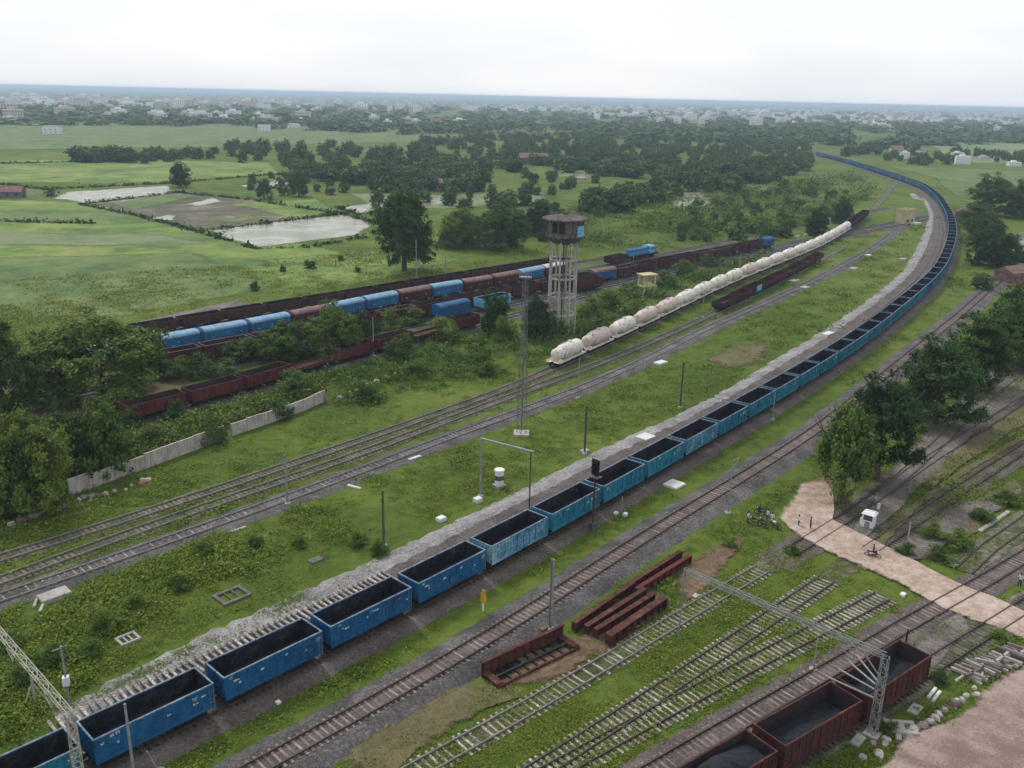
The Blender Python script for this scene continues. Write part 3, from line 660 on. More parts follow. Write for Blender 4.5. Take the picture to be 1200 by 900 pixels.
def und(half):
    k = round(half, 2)
    if k not in UND: UND[k] = under_mesh(half)
    return UND[k]
def make_open(outer, inner, rim, half=4.9, w=3.1, z0=1.14, z1=3.15, ribs=9, floor=1.25, det=2, markmat=None, seed=1, fat=.07):
    root = empty('coal_wagon', (0, 0, 0))
    link(bpy.data.objects.new('body', open_body(half, w, z0, z1, ribs, floor, outer, inner, rim, fat)), root)
    link(bpy.data.objects.new('underframe', und(half)), root)
    if det > 0: running_gear(root, half, det)
    if det > 1:
        me = door_mesh(half, w/2, z0).mesh('door', outer)
        for sy in (-1, 1):
            for q in (-1, 0, 1):
                o = link(bpy.data.objects.new('door', me), root); o.location = (q*half*.667, sy*(w/2+.004), 0); o.rotation_euler = (0, 0, 0 if sy > 0 else math.pi)
        if markmat: side_part(root, 'marking', marks(half, w/2+.07, z0, seed), markmat, w/2+.06)
        ladder(root, half, w/2, z0, z1, rim)
    return root
def make_covered(outer, roof, half=4.85, det=2, markmat=None, seed=3, rz=3.1):
    root = empty('covered_wagon', (0, 0, 0)); w = 3.1; hw = w/2; z0 = 1.12
    mb = MB(); mb.box(-half, half, -hw, hw, z0, rz)
    for sy in (-1, 1):
        for i in range(11):
            x = -half+.06+(2*half-.12)*i/10
            if 3.5 < i < 6.5: continue
            mb.box(x-.05, x+.05, *sorted((sy*(hw+.05), sy*(hw-.005))), z0+.02, rz-.03)
        mb.box(-half, half, *sorted((sy*(hw+.055), sy*(hw-.004))), z0-.14, z0+.015)
    mb.build('body', outer, root)
    ab = MB(); n = 12; prof = []
    for i in range(n+1):
        t = math.pi*i/n; prof.append(((hw+.06)*math.cos(t), rz+.75*math.sin(t)**.8+.003))
    vs = [(sx*(half+.05), y, z) for sx in (-1, 1) for (y, z) in prof]; k = n+1
    ab.add(vs, [(i, i+1, k+i+1, k+i) for i in range(n)]+[tuple(range(k)), tuple(range(2*k-1, k-1, -1)), (0, k, 2*k-1, n)])
    for x in (-half*.66, -half*.33, 0, half*.33, half*.66):
        for i in range(1, n): ab.bar((x, prof[i][0], prof[i][1]+.01), (x, prof[i+1][0], prof[i+1][1]+.01), .03, 4, cap=False)
    ab.build('roof', roof, root)
    db = MB(); db.box(-1.25, -.01, 0, .05, z0+.05, rz-.12); db.box(.01, 1.25, 0, .05, z0+.05, rz-.12)
    for x in (-.9, -.35, .35, .9): db.bar((x, .07, z0+.1), (x, .07, rz-.2), .03, 4)
    side_part(root, 'door', db, outer, hw)
    link(bpy.data.objects.new('underframe', und(half)), root); running_gear(root, half, det)
    if markmat: side_part(root, 'marking', marks(half, hw, z0, seed, 3, (.5, 1.3)), markmat, hw+.055)
    return root
def make_tank(paint, seed=1):
    root = empty('tank_wagon', (0, 0, 0)); half = 5.45; zc = 2.4
    mb = MB()
    R1 = 1.45
    # domed rear section, waist, main barrel
    prof = [(0, -half+.45), (.5, -half+.50), (.9, -half+.66), (1.14, -half+1.0), (1.18, -half+2.3), (1.08, -half+2.65), (1.12, -half+2.9), (R1, -half+3.5), (R1+.03, -half+3.6), (R1+.03, half-1.5), (R1-.1, half-1.1), (1.05, half-.72), (.5, half-.52), (0, half-.5)]
    mb.rev(prof, 28, ax='x', c=(0, 0, zc)); mb.build('tank', paint, root, smooth=True)
    sb = MB(); sb.box(-half-.1, half+.1, -1.5, -1.38, .92, 1.32); sb.box(-half-.1, half+.1, 1.38, 1.5, .92, 1.32)
    sb.box(-half-.1, half+.1, -1.38, 1.38, 1.0, 1.08)
    for x in (-half+1.2, 0, half-1.4):
        sb.box(x-.16, x+.16, -1.2, 1.2, 1.08, 1.55)
    sb.build('sill', M['tank_white'], root)
    hb = MB()
    for x in (.9,): hb.rev([(0, .36), (.38, .36), (.42, .30), (.42, -.05)], 12, c=(x, 0, zc+1.40))
    hb.build('hatch', paint, root)
    wb = MB(); wb.box(-1.6, 4.0, .5, .95, zc+1.36, zc+1.40)
    for x in (-1.5, .3, 2.1, 3.9): wb.bar((x, .94, zc+1.38), (x, .94, zc+2.0), .025, 4)
    wb.bar((-1.5, .94, zc+2.0), (3.9, .94, zc+2.0), .025, 4); wb.build('walkway', M['steel_dark'], root)
    lb = MB()
    for dx in (0, .4): lb.bar((-half+2.4+dx, -1.47, 1.3), (-half+2.4+dx, -.6, zc+1.4), .025, 4)
    for k in range(7): f = k/6; lb.bar((-half+2.4, -1.47+.87*f, 1.3+(zc+.1)*f), (-half+2.8, -1.47+.87*f, 1.3+(zc+.1)*f), .02, 4)
    lb.build('ladder', M['steel_dark'], root)
    running_gear(root, half, 2, 3.9)
    return root
def make_flat(paint, panel=None, wall=1.1):
    root = empty('flat_wagon', (0, 0, 0)); half = 4.9
    mb = MB(); mb.box(-half, half, -1.5, 1.5, 1.12, 1.28)
    for sy in (-1, 1):
        mb.box(-half, half, *sorted((sy*1.5, sy*1.42)), 1.28, 1.28+wall)
        for i in range(9): x = -half+.06+(2*half-.12)*i/8; mb.box(x-.06, x+.06, *sorted((sy*1.56, sy*1.495)), 1.1, 1.28+wall-.02)
    for sx in (-1, 1): mb.box(*sorted((sx*half, sx*(half-.08))), -1.42, 1.42, 1.28, 1.28+wall)
    mb.build('body', paint, root)
    if panel:
        pb = MB(); pb.box(-1.9, 1.9, 0, .06, 1.2, 1.28+wall-.1); side_part(root, 'panel', pb, panel, 1.565)
    link(bpy.data.objects.new('underframe', und(half)), root); running_gear(root, half, 2)
    return root
def make_loco(paint, band):
    root = empty('diesel_locomotive', (0, 0, 0)); half = 8.2
    mb = MB(); mb.box(-half, half, -1.45, 1.45, 1.15, 1.55); mb.box(-half+.2, half-.2, -1.3, 1.3, .9, 1.15); mb.build('platform', M['under'], root)
    mb = MB(); mb.box(-half+1.0, 3.1, -.95, .95, 1.55, 3.55); mb.box(5.7, half-.5, -.95, .95, 1.55, 3.3)
    for x in np.arange(-6.6, 3, .8): mb.box(x, x+.5, -.99, .99, 1.9, 3.2)
    mb.add([(-half+1.0,-.95,3.55),(3.1,-.95,3.55),(3.1,.95,3.55),(-half+1.0,.95,3.55),(-half+1.2,-.6,3.75),(3.1,-.6,3.75),(3.1,.6,3.75),(-half+1.2,.6,3.75)], [(0,1,5,4),(1,2,6,5),(2,3,7,6),(3,0,4,7),(4,5,6,7)])
    mb.build('hood', paint, root)
    cb = MB(); cb.box(3.1, 5.7, -1.45, 1.45, 1.55, 3.75)
    cb.add([(3.0,-1.5,3.75),(5.8,-1.5,3.75),(5.8,1.5,3.75),(3.0,1.5,3.75),(3.1,-.9,4.05),(5.7,-.9,4.05),(5.7,.9,4.05),(3.1,.9,4.05)], [(0,1,5,4),(1,2,6,5),(2,3,7,6),(3,0,4,7),(4,5,6,7)])
    cab_ = cb.build('cab', band, root)
    gb = MB()
    for sy in (-1, 1): gb.box(3.5, 4.3, *sorted((sy*1.452, sy*1.475)), 2.7, 3.4); gb.box(4.5, 5.3, *sorted((sy*1.452, sy*1.475)), 2.7, 3.4)
    for sy in (-1, 1): gb.box(5.702, 5.73, *sorted((sy*.45, sy*1.25)), 3.35, 3.6)
    gb.build('window', M['glass'], cab_)
    fb = MB()
    for x in (-5.5, -3.2, -.9): fb.rev([(0, .14), (.6, .14), (.65, 0)], 14, c=(x, 0, 3.75))
    fb.build('roof_fan', M['steel_dark'], root)
    tb_ = MB(); tb_.box(-1.8, 1.8, -1.2, 1.2, .35, .9); tb_.build('fuel_tank', M['under'], root)
    rb = MB()
    for sy in (-1, 1):
        for x in np.linspace(-half+.2, half-.2, 10): rb.bar((x, sy*1.42, 1.55), (x, sy*1.42, 2.5), .02, 4)
        rb.bar((-half+.2, sy*1.42, 2.5), (half-.2, sy*1.42, 2.5), .025, 4)
    rb.build('handrail', M['white'], root)
    running_gear(root, half, 2, 5.2)
    return root
def put(root, path, s, zr, fl=False, wb=7.0):
    a = path.at(s-wb/2); b = path.at(s+wb/2); c = (a+b)/2
    root.location = (c[0], c[1], zr); root.rotation_euler = (0, 0, math.atan2(b[1]-a[1], b[0]-a[0])+(math.pi if fl else 0))

# the long coal train
PITCH = 10.713
sW2 = _e.near(G(101, 872, 3.93))-.46
sW2 = TA.near(_e.at(sW2))
deep = [make_open(M['coal_blue'], M['wagon_in'], M['rim'], ribs=9, markmat=M['mark'], seed=s, fat=.035) for s in (1, 2, 3)]
teal = [make_open(M['coal_teal'], M['wagon_in'], M['rim'], ribs=9, markmat=M['mark'], seed=s, fat=.12) for s in (4, 5)]
pale = [make_open(M['coal_pale'], M['wagon_in'], M['rim'], ribs=9, markmat=M['mark'], seed=6, fat=.12)]
mid1 = [make_open(M['coal_teal'], M['wagon_in'], M['rim'], ribs=11, det=1), make_open(M['coal_blue'], M['wagon_in'], M['rim'], ribs=11, det=1)]
N_A = int((TA.L-120-sW2)/PITCH)
for i in range(-2, N_A):
    if i < 3 and i >= 0: src, look = deep[i % 3], 'deep blue coal wagon'
    elif i < 0: src, look = teal[0], 'teal and blue coal wagon'
    elif i == 3: src, look = deep[1], 'deep blue coal wagon'
    elif i in (4, 8): src, look = pale[0], 'coal wagon with chalky ribs'
    elif i < 22: src, look = teal[i % 2], 'teal ribbed coal wagon'
    else: src, look = mid1[0 if rnd.random() < (.75 if i < 45 else .35) else 1], 'distant blue coal wagon'
    o = copy_tree(src); put(o, TA, sW2+PITCH*(i+.5), ZR)
    if i == -2: lab = 'blue coal wagon just outside the bottom left corner, last of the long train'
    else: lab = look+f', {nth(i+2)} from the bottom left end of the curving train'
    tag(o, lab, 'coal wagon', 'open wagons of the long blue coal train')
for o in deep+teal+pale+mid1: drop(o)

# covered wagons behind the bushes
cb_, cm_, cp_ = make_covered(M['cov_blue'], M['roof_pale'], markmat=M['mark']), make_covered(M['maroon'], M['roof_pink'], markmat=M['mark']), make_covered(M['maroon'], M['roof_white'])
sJ = TJ.near(TJ.at(0))
def sat(path, px, z): return path.near(G(*px, z))
jl = [((209, 393), 'b'), ((263, 383), 'b'), ((316, 373), 'b'), ((365, 364), 'm'), ((414, 353), 'b'), ((453, 345), 'b'), ((492, 338), 'm'), ((530, 332), 'b'), ((566, 327), 'm'), ((598, 322), 'm'), ((628, 316), 'b'), ((664, 308), 'p'), ((696, 302), 'p')]
sJ0 = sat(TJ, (209, 393), 3.9)
jn = 0
for i in range(-2, 12):
    t = 'b' if i < 0 else jl[i][1]
    o = copy_tree({'b': cb_, 'm': cm_, 'p': cp_}[t]); put(o, TJ, sJ0+i*10.75, .4)
    lab = {'b': 'blue covered wagon with pale rounded roof', 'm': 'maroon covered wagon with pinkish roof', 'p': 'maroon covered wagon with white roof'}[t]
    tag(o, lab+f', {nth(i+3)} from the left in the covered train', 'covered wagon', 'covered wagons on the far siding')
for o in (cb_, cm_, cp_): drop(o)
lo = make_loco(M['blue_paint'], M['skyblue']); put(lo, TJ, sat(TJ, (750, 291), 3.9)+1, .4, wb=10)
tag(lo, 'blue diesel locomotive with light blue cab right of the water tower', 'locomotive')
ow = make_open(M['brown'], M['wagon_in_brown'], M['brown'], det=1); sx = sat(TJ, (750, 291), 3.9)-13
put(ow, TJ, sx, .4); tag(ow, 'low dark maroon wagon between the white roofed wagons and the blue locomotive', 'open wagon'); rename(ow, 'open_wagon'); ow.scale = (.9, 1, .8)
# dark open wagons behind
dk = make_open(M['brown'], M['wagon_in'], M['brown'], det=1); rename(dk, 'open_wagon')
k0 = sat(TK, (155, 383), 3.2)
for i in range(13):
    o = copy_tree(dk); put(o, TK, k0+i*10.7+5, .4); o.scale = (1, 1, .82)
    tag(o, f'dark brown open wagon behind the covered wagons, {nth(i+1)} from the left', 'open wagon', 'dark open wagons on the farthest siding')
drop(dk)
# brown row in front
bw = make_open(M['brown'], M['wagon_in_brown'], M['roof_pink'], det=1); rename(bw, 'open_wagon'); bx = make_open(M['maroon'], M['wagon_in_brown'], M['brown'], det=1); rename(bx, 'open_wagon')
bb = make_covered(M['coal_blue'], M['roof_pink'])
l0 = sat(TL, (205, 411), 3.9); i = 0; s = l0
sEnd = sat(TL, (893, 281), 3.9); sBlue = sat(TL, (725, 315), 3.9)
while s < sEnd-4:
    if abs(s-sBlue) < 5.4: o = copy_tree(bb); lab, ct = 'dark blue covered wagon with pale roof right of the water tower', 'covered wagon'
    else:
        k = rnd.random(); o = copy_tree(bw if k < .55 else bx); ct = 'open wagon'
        lab = ('dark brown' if k < .55 else 'maroon')+f' open wagon in the long brown row, {nth(i+1)} from the left'
    put(o, TL, s, .4); tag(o, lab, ct, 'wagons of the long brown row'); s += 10.7; i += 1
o = make_covered(M['coal_blue'], M['coal_blue'], half=3.4); put(o, TL, s-1.4, .4); tag(o, 'small dark blue end wagon at the right end of the brown row', 'covered wagon')
o = make_covered(M['coal_blue'], M['coal_blue']); put(o, TM, sat(TM, (513, 351), 3.9), .4); tag(o, 'deep blue covered wagon half hidden by bushes in front of the covered train', 'covered wagon')
for p_, mt, lab in (((604, 353), 'skyblue', 'teal wagon behind the tall lattice mast'), ((700, 328), 'maroon', 'maroon open wagon just right of the water tower legs')):
    o = make_open(M[mt], M['wagon_in_brown'], M[mt], det=1); rename(o, 'open_wagon'); put(o, TM, sat(TM, p_, 3.6), .4); tag(o, lab, 'open wagon', 'single wagons by the water tower')
drop(bw); drop(bx); drop(bb)
# rusty red wagons, left
rx = make_open(M['oxide'], M['wagon_in_brown'], M['rust'], det=2); rename(rx, 'open_wagon')
fx = make_flat(M['rust'], None, .5)
n0 = sat(TN, (160, 474), 3.3)
for i, k in enumerate('rrrfrrfr'):
    o = copy_tree(rx if k == 'r' else fx); put(o, TN, n0+i*10.75+3.5, .4); o.scale = (1, 1, .88)
    tag(o, (f'rusty red open wagon behind the concrete wall, {nth(i+1)} from the left of its row' if k == 'r' else f'low rusty flat wagon among bushes, {nth(i+1)} from the left of the red row'), 'open wagon' if k == 'r' else 'flat wagon', 'rusty red wagons behind the wall')
drop(rx); drop(fx)
# white tank wagons
tk = [make_tank(M['tank_white']), make_tank(M['tank_pink'])]
t0 = TG1.near(np.array(G(651, 432, .5)))
for i in range(20):
    pk = i in (1, 3, 4, 9); o = copy_tree(tk[1 if pk else 0]); put(o, TG1, t0+12.4*(i+.48), LR, wb=8)
    tag(o, ('pinkish white' if pk else 'chalky white')+f' tank wagon, {nth(i+1)} from the near end of its train', 'tank wagon', 'white tank wagons')
for o in tk: drop(o)
bo = make_open(M['brown'], M['wagon_in'], M['brown'], det=1); rename(bo, 'open_wagon')
for i in range(5):
    o = copy_tree(bo); put(o, TG1, t0+12.4*20+5+10.7*i, LR)
    tag(o, f'dark brown wagon beyond the white tank wagons, {nth(i+1)} behind the last tank', 'open wagon', 'brown wagons beyond the tanks')
drop(bo)
fl = make_flat(M['brown'], None, 1.0); fp = make_flat(M['brown'], M['skyblue'], 1.5); fw = make_flat(M['maroon'], None, 1.3)
f0 = TG2.near(np.array(G(842, 364, LR)))
for i, k in enumerate((fl, fw, fp, fw, fw, fl, fw, fl, fw)):
    o = copy_tree(k); put(o, TG2, f0+4+10.7*i, LR); 
    lab = 'brown flat wagon carrying a light blue side panel' if k is fp else f'brown low wagon in front of the white tanks, {nth(i+1)} from the near end'
    tag(o, lab, 'flat wagon', 'low brown wagons beside the tanks')
for o in (fl, fp, fw): drop(o)

# three maroon coal wagons, bottom right
mo = make_open(M['maroon'], M['wagon_in_brown'], M['rust'], ribs=11, z1=3.15, markmat=None)
sF = TF.near(np.array(G(921.5, 871, 3.93)) )
def coal_heap(length, width, h0, h1, seed, lean=0.0):
    r = np.random.default_rng(seed); nx, ny = 26, 10; vs = []
    for i in range(nx+1):
        for j in range(ny+1):
            u = i/nx; v = j/ny; e = min(u, 1-u)*8; e = min(1, e); f = math.sin(math.pi*v)**.6*e
            vs.append(((u-.5)*length, (v-.5)*width, h0+(h1-h0)*f*(.7+.3*math.sin(u*9+seed))+lean*(u-.5)+r.normal(0, .04)))
    fs = [(i*(ny+1)+j, (i+1)*(ny+1)+j, (i+1)*(ny+1)+j+1, i*(ny+1)+j+1) for i in range(nx) for j in range(ny)]
    n = len(vs); ring = [i*(ny+1) for i in range(nx+1)]+[nx*(ny+1)+j for j in range(1, ny+1)]+[i*(ny+1)+ny for i in range(nx-1, -1, -1)]+[j for j in range(ny-1, 0, -1)]
    zb = 1.01; vs += [(vs[q][0], vs[q][1], zb) for q in ring]; k = len(ring)
    fs += [(ring[i], n+i, n+(i+1) % k, ring[(i+1) % k]) for i in range(k)]+[tuple(range(n+k-1, n-1, -1))]
    return vs, [f[::-1] for f in fs]
for i, (lab, hp) in enumerate((('maroon coal wagon heaped to the brim, nearest the bottom edge', (1.75, 1.15, 1.75)), ('maroon coal wagon with a low coal pile, middle of the three at bottom right', (1.45, .35, .9)), ('maroon coal wagon under the portal beam, farthest of the three at bottom right', (1.6, .35, 1.3)))):
    o = copy_tree(mo); put(o, TF, sF+4.9-10.77*(1-i), .37)
    tag(o, lab, 'coal wagon', 'maroon coal wagons at bottom right')
    vs, fs = coal_heap(9.5 if i != 1 else 8.6, 2.86, hp[1]+.5, hp[1]+hp[2], i+3, -.25 if i else 0)
    c = mesh_obj('coal_heap', [(a, b, z+.62) for a, b, z in vs], fs, M['coal']); c.location = o.location; c.rotation_euler = o.rotation_euler
    tag(c, ('high blue black coal heap filling the nearest maroon wagon', 'low dark coal pile inside the middle maroon wagon', 'coal lying in the farthest maroon wagon under the portal')[i], 'coal heap', 'coal in the maroon wagons')
drop(mo)
# ------------------------------------------------------------------ water tower
def water_tower(px, py):
    X, Y = G(px, py); root = tag(empty('water_tower', (X, Y, 0)), 'tall weathered concrete water tower on ringed legs with a stained tank and blue patch', 'water tower')
    R = 2.95; zt = 20.6; n = 8
    for i in range(n):
        a = 2*math.pi*(i+.5)/n+.1; mb = MB(); mb.bar((R*1.06*math.cos(a), R*1.06*math.sin(a), -.3), (R*math.cos(a), R*math.sin(a), zt), .27, 6, r2=.22); mb.build('leg', M['tower_conc'], root)
    for z in (4.3, 8.4, 12.5, 16.6):
        mb = MB(); r = R*(1.06-.06*z/zt); pr = [(r-.2, z-.2), (r+.2, z-.2), (r+.2, z+.2), (r-.2, z+.2), (r-.2, z-.2)]
        vs = []
        for i in range(n):
            a = 2*math.pi*(i+.5)/n+.1; b = 2*math.pi*(i+1.5)/n+.1; mb.bar((r*math.cos(a), r*math.sin(a), z), (r*math.cos(b), r*math.sin(b), z), .25, 4)
        mb.build('ring_beam', M['tower_conc'], root)
    mb = MB(); mb.rev([(0, zt-.7), (2.0, zt-.6), (3.4, zt+.1), (4.2, zt+1.1), (4.25, zt+1.75), (0, zt+1.75)], 16); mb.build('tank_bottom', M['tower_stain'], root)
    mb = MB(); mb.rev([(3.85, zt+1.752), (4.0, zt+1.752), (4.0, zt+4.6), (3.85, zt+4.6)], 16); 
    mb.build('tank_wall', M['tower_stain'], root)
    mb = MB()
    for i in range(16):
        a = 2*math.pi*i/16; mb.bar((4.12*math.cos(a), 4.12*math.sin(a), zt+1.7), (4.12*math.cos(a), 4.12*math.sin(a), zt+4.65), .14, 4)
    mb.build('pilaster', M['tower_stain'], root)
    # lighter plaster panels between the pilasters, a few panels gone dark
    lb = MB(); db = MB(); bb_ = MB()
    for i in range(16):
        a0, a1 = 2*math.pi*(i+.13)/16, 2*math.pi*(i+.87)/16; r = 4.03
        t = lb if i in (9, 12, 13, 14, 4, 6) else db if i in (10, 11, 1, 5) else bb_ if i in (15,) else None
        if t is None: continue
        z0, z1 = zt+2.0, zt+4.4
        t.add([(r*math.cos(a0), r*math.sin(a0), z0), (r*math.cos(a1), r*math.sin(a1), z0), (r*math.cos(a1), r*math.sin(a1), z1), (r*math.cos(a0), r*math.sin(a0), z1)], [(0, 1, 2, 3)])
    lb.build('plaster_panel', M['concrete_dark'], root); db.build('dark_panel', M['black'], root); 
    # blue patch on the right hand side
    pb = MB(); r = 4.3
    ang = [math.radians(t) for t in (-52, -40, -28, -16)]
    for i in range(3):
        pb.add([(r*math.cos(ang[i]), r*math.sin(ang[i]), zt+1.3), (r*math.cos(ang[i+1]), r*math.sin(ang[i+1]), zt+1.3), (r*math.cos(ang[i+1]), r*math.sin(ang[i+1]), zt+3.6), (r*math.cos(ang[i]), r*math.sin(ang[i]), zt+3.6),
                (r*.96*math.cos(ang[i]), r*.96*math.sin(ang[i]), zt+1.3), (r*.96*math.cos(ang[i+1]), r*.96*math.sin(ang[i+1]), zt+1.3), (r*.96*math.cos(ang[i+1]), r*.96*math.sin(ang[i+1]), zt+3.6), (r*.96*math.cos(ang[i]), r*.96*math.sin(ang[i]), zt+3.6)],
               [(0,1,2,3),(7,6,5,4),(0,4,5,1),(3,2,6,7),(0,3,7,4),(1,5,6,2)])
    pb.build('blue_sheet', M['skyblue'], root)
    mb = MB(); mb.rev([(0, zt+4.6), (4.9, zt+4.6), (5.0, zt+4.7), (5.0, zt+4.95), (4.7, zt+5.1), (1.2, zt+5.75), (0, zt+5.8)], 24); mb.build('roof', M['tower_stain'], root)
    mb = MB(); mb.rev([(0, zt+6.25), (.6, zt+6.2), (.6, zt+5.6)], 12); mb.build('roof_vent', M['tower_stain'], root)
    mb = MB(); mb.bar((0, 0, 0), (0, 0, zt-.4), .18, 8); mb.build('riser_pipe', M['steel_dark'], root)
    sb = MB()
    for dx in (-.22, .22): sb.bar((dx, -R-.5, 0), (dx, -R-.35, zt+4.4), .04, 4)
    for k in range(60): z = .3+k*.4; sb.bar((-.22, -R-.45, z), (.22, -R-.45, z), .025, 4, cap=False)
    sb.build('ladder', M['rust'], root)
water_tower(657, 389)

# ------------------------------------------------------------------ masts, posts, portals, signals
def lattice(root, name, a, b, w0, w1, n, r, mat, axis_u=(1, 0, 0), axis_v=(0, 1, 0)):
    a = Vector(a); b = Vector(b); u = Vector(axis_u); v = Vector(axis_v); mb = MB()
    def c(k, t):
        w = (w0+(w1-w0)*t)/2; su, sv_ = ((-1, -1), (1, -1), (1, 1), (-1, 1))[k % 4]; return a+(b-a)*t+u*su*w+v*sv_*w
    for k in range(4): mb.bar(c(k, 0), c(k, 1), r, 4)
    for i in range(n):
        t0, t1 = i/n, (i+1)/n
        for k in range(4):
            mb.bar(c(k, t0), c(k+1, t1), r*.7, 4, cap=False) if i % 2 else mb.bar(c(k+1, t0), c(k, t1), r*.7, 4, cap=False)
            mb.bar(c(k, t1), c(k+1, t1), r*.6, 4, cap=False)
    return mb.build(name, mat, root)
X, Y = G(611, 509); h = ztop(X, Y, 325)
root = tag(empty('lattice_mast', (X, Y, 0)), 'tall slender grey lattice mast standing on the green strip left of the gravel', 'lighting mast')
lattice(root, 'tower_frame', (0, 0, .3), (0, 0, h), 1.05, .55, 18, .045, M['steel_mid'], (.77, .64, 0), (-.64, .77, 0))
mb = MB(); mb.box(-1.2, 1.2, -1.2, 1.2, -.2, .35); mb.build('footing', M['concrete'], root)
mb = MB(); mb.box(-.9, .9, -.6, .6, h, h+.12)
mb.build('platform', M['steel'], root)
for dx in (-.75, -.25, .25, .75):
    mb = MB(); mb.bar((dx, -.5, h+.12), (dx, -.5, h+.5), .04, 4); mb.box(dx-.2, dx+.2, -.75, -.45, h+.35, h+.7); mb.build('floodlight', M['steel_dark'], root)

def post(label, px, ty, mat, cat='post', kind='pole', r=.11, arm=None, lean=0, name='overhead_line_post', group=None, H=None, cap=None, foot=True):
    X, Y = G(*px); h = H or ztop(X, Y, ty); root = tag(empty(name, (X, Y, 0), .7), label, cat, group)
    mb = MB()
    if kind == 'H':
        for sy in (-1, 1): mb.box(-r, r, *sorted((sy*r, sy*r*.7)), -.2, h)
        mb.box(-r*.2, r*.2, -r*.7, r*.7, -.2, h)
    elif kind == 'lat':
        pass
    else: mb.bar((0, 0, -.2), (lean, 0, h), r, 8, r2=r*.7)
    if kind == 'lat': lattice(root, 'mast', (0, 0, 0), (0, 0, h), r*3, r*2.4, 10, r*.35, mat)
    else: mb.build('mast', mat, root)
    if foot:
        fb = MB(); fb.rev([(.0, -.1), (.42, -.1), (.40, .22), (.3, .3), (0, .3)], 10); fb.build('footing', M['concrete'], root)
    if arm:
        ab = MB(); L_, dz = arm; s = 1 if L_ > 0 else -1
        ab.bar((lean, 0, h-.25), (L_, 0, h-.25+dz), .04, 5); ab.bar((lean, 0, h-1.3), (L_*.92, 0, h-.3+dz), .035, 5); ab.bar((L_*.55, 0, h-.25+dz*.55), (L_*.55, 0, h-.85), .03, 5)
        ab.build('bracket_arm', mat, root)
        ib = MB()
        for q in (0, .1, .2): ib.rev([(.03, -.03), (.09, 0), (.03, .03)], 8, c=(L_*.9, 0, h-.62-q+dz))
        ib.bar((L_*.9, 0, h-.3+dz), (L_*.9, 0, h-.9+dz), .02, 4); ib.build('insulator', M['brown'], root)
    return root
PG = 'overhead line posts'
post('grey line post with a cross arm standing before the grassy tracks on the left', (337, 591), 533, M['steel'], arm=(-1.6, .2), group=PG, r=.16)
post('plain grey steel post between the rusty girder frame and the main track', (645, 738), 655, M['steel'], kind='H', r=.14, group=PG)
post('thin grey post with bracket beside the main track left of the road end', (853, 602), 538, M['steel'], arm=(1.4, .25), group=PG, r=.12)
post('thin pale post between the tank wagons and the cinder track', (677, 467), 420, M['steel'], group=PG, r=.13)
post('thin dark post at the gravel edge above the yellow marker', (450, 640), 575, M['steel_dark'], group=PG, r=.10, kind='H')
post('thin dark post on the green strip right of the lattice mast', (685, 532), 476, M['steel_dark'], group=PG, r=.11, kind='H')
post('thin dark post at the gravel edge above the teal wagons', (797, 478), 425, M['steel_dark'], group=PG, r=.11, kind='H')
post('grey post right of the tall lone tree behind the covered wagons', (488, 326), 281, M['steel'], group=PG, r=.18)
post('slim pale post among bushes above the rusty red wagons', (438, 418), 372, M['steel'], group=PG, r=.13)
post('grey post behind the dark open wagons right of the lone tree', (522, 330), 300, M['steel'], group=PG, r=.2)
post('pale line post rising beside the deep blue wagon near the bottom left', (160, 930), 820, M['steel'], H=8.0, group=PG, r=.13)
post('leaning grey strut stub near the bottom left wagons', (188, 905), 878, M['steel'], group=PG, r=.07, lean=-.8, H=2.4)
post('short yellowish post on the strip left of the maroon wagons', (953, 786), 748, M['steel_yellow'], group=PG, r=.08, name='short_post')
post('short yellow stake between the converging white tracks', (894, 738), 721, M['yellow'], group=PG, r=.06, name='short_post', foot=False)
post('grey concrete post by the ballast right of the white booth', (1063, 637), 612, M['concrete'], r=.10, name='short_post', group=PG, foot=False)
post('dark sapling like stake on the siding behind the maroon wagons', (1061, 756), 737, M['black'], r=.10, name='short_post', group=PG, foot=False)
for p_, ty, lab in (((865, 330), 296, 'thin post right of the brown row near the tank wagons'), ((823, 372), 340, 'short pale post at the head of the brown flat wagons'), ((905, 492), 455, 'thin post on the near side of the teal wagons'), ((1056, 300), 262, 'faint far post beside the bend of the coal train'),
                   ((985, 345), 316, 'faint post left of the gravel inside the bend'), ((742, 310), 275, 'thin post behind the blue locomotive'), ((915, 250), 222, 'faint post among the far scrub'), ((85, 412), 378, 'pale pole rising behind the thicket on the left'), ((430, 325), 292, 'thin pole left of the lone tree')):
    post(lab, p_, ty, M['steel'], group=PG, r=.11)

# black colour light signal before the teal wagon
X, Y = G(694, 622); h = ztop(X, Y, 552); root = tag(empty('railway_signal', (X, Y, 0), math.radians(-45)), 'black signal head with ladder on a post before the teal coal wagons', 'signal')
mb = MB(); mb.bar((0, 0, -.2), (0, 0, h), .11, 8); mb.build('mast', M['rust'], root)
mb = MB(); mb.box(-.38, .38, -.14, .14, h-.4, h+1.3); mb.box(-.6, .6, -.02, .02, h-.6, h+1.5); hd = mb.build('signal_head', M['black'], root)
for i in range(3):
    mb = MB(); mb.bar((0, -.14, h+.0+i*.45), (0, -.42, h+.0+i*.45), .17, 10, cap=False); mb.build('visor', M['black'], hd)
mb = MB(); mb.box(-.7, .7, -.5, .5, h-.75, h-.68); mb.build('platform', M['steel_dark'], root)
mb = MB()
for dx in (-.2, .2): mb.bar((dx, .7, 0), (dx, .25, h-.7), .03, 4)
for k in range(14): mb.bar((-.2, .7-.45*k/14, .3+k*(h-1)/14), (.2, .7-.45*k/14, .3+k*(h-1)/14), .02, 4)
mb.build('ladder', M['steel_dark'], root)
mb = MB(); mb.box(-.35, .35, -.3, .3, 0, 1.1); mb.build('location_box', M['steel_dark'], root)

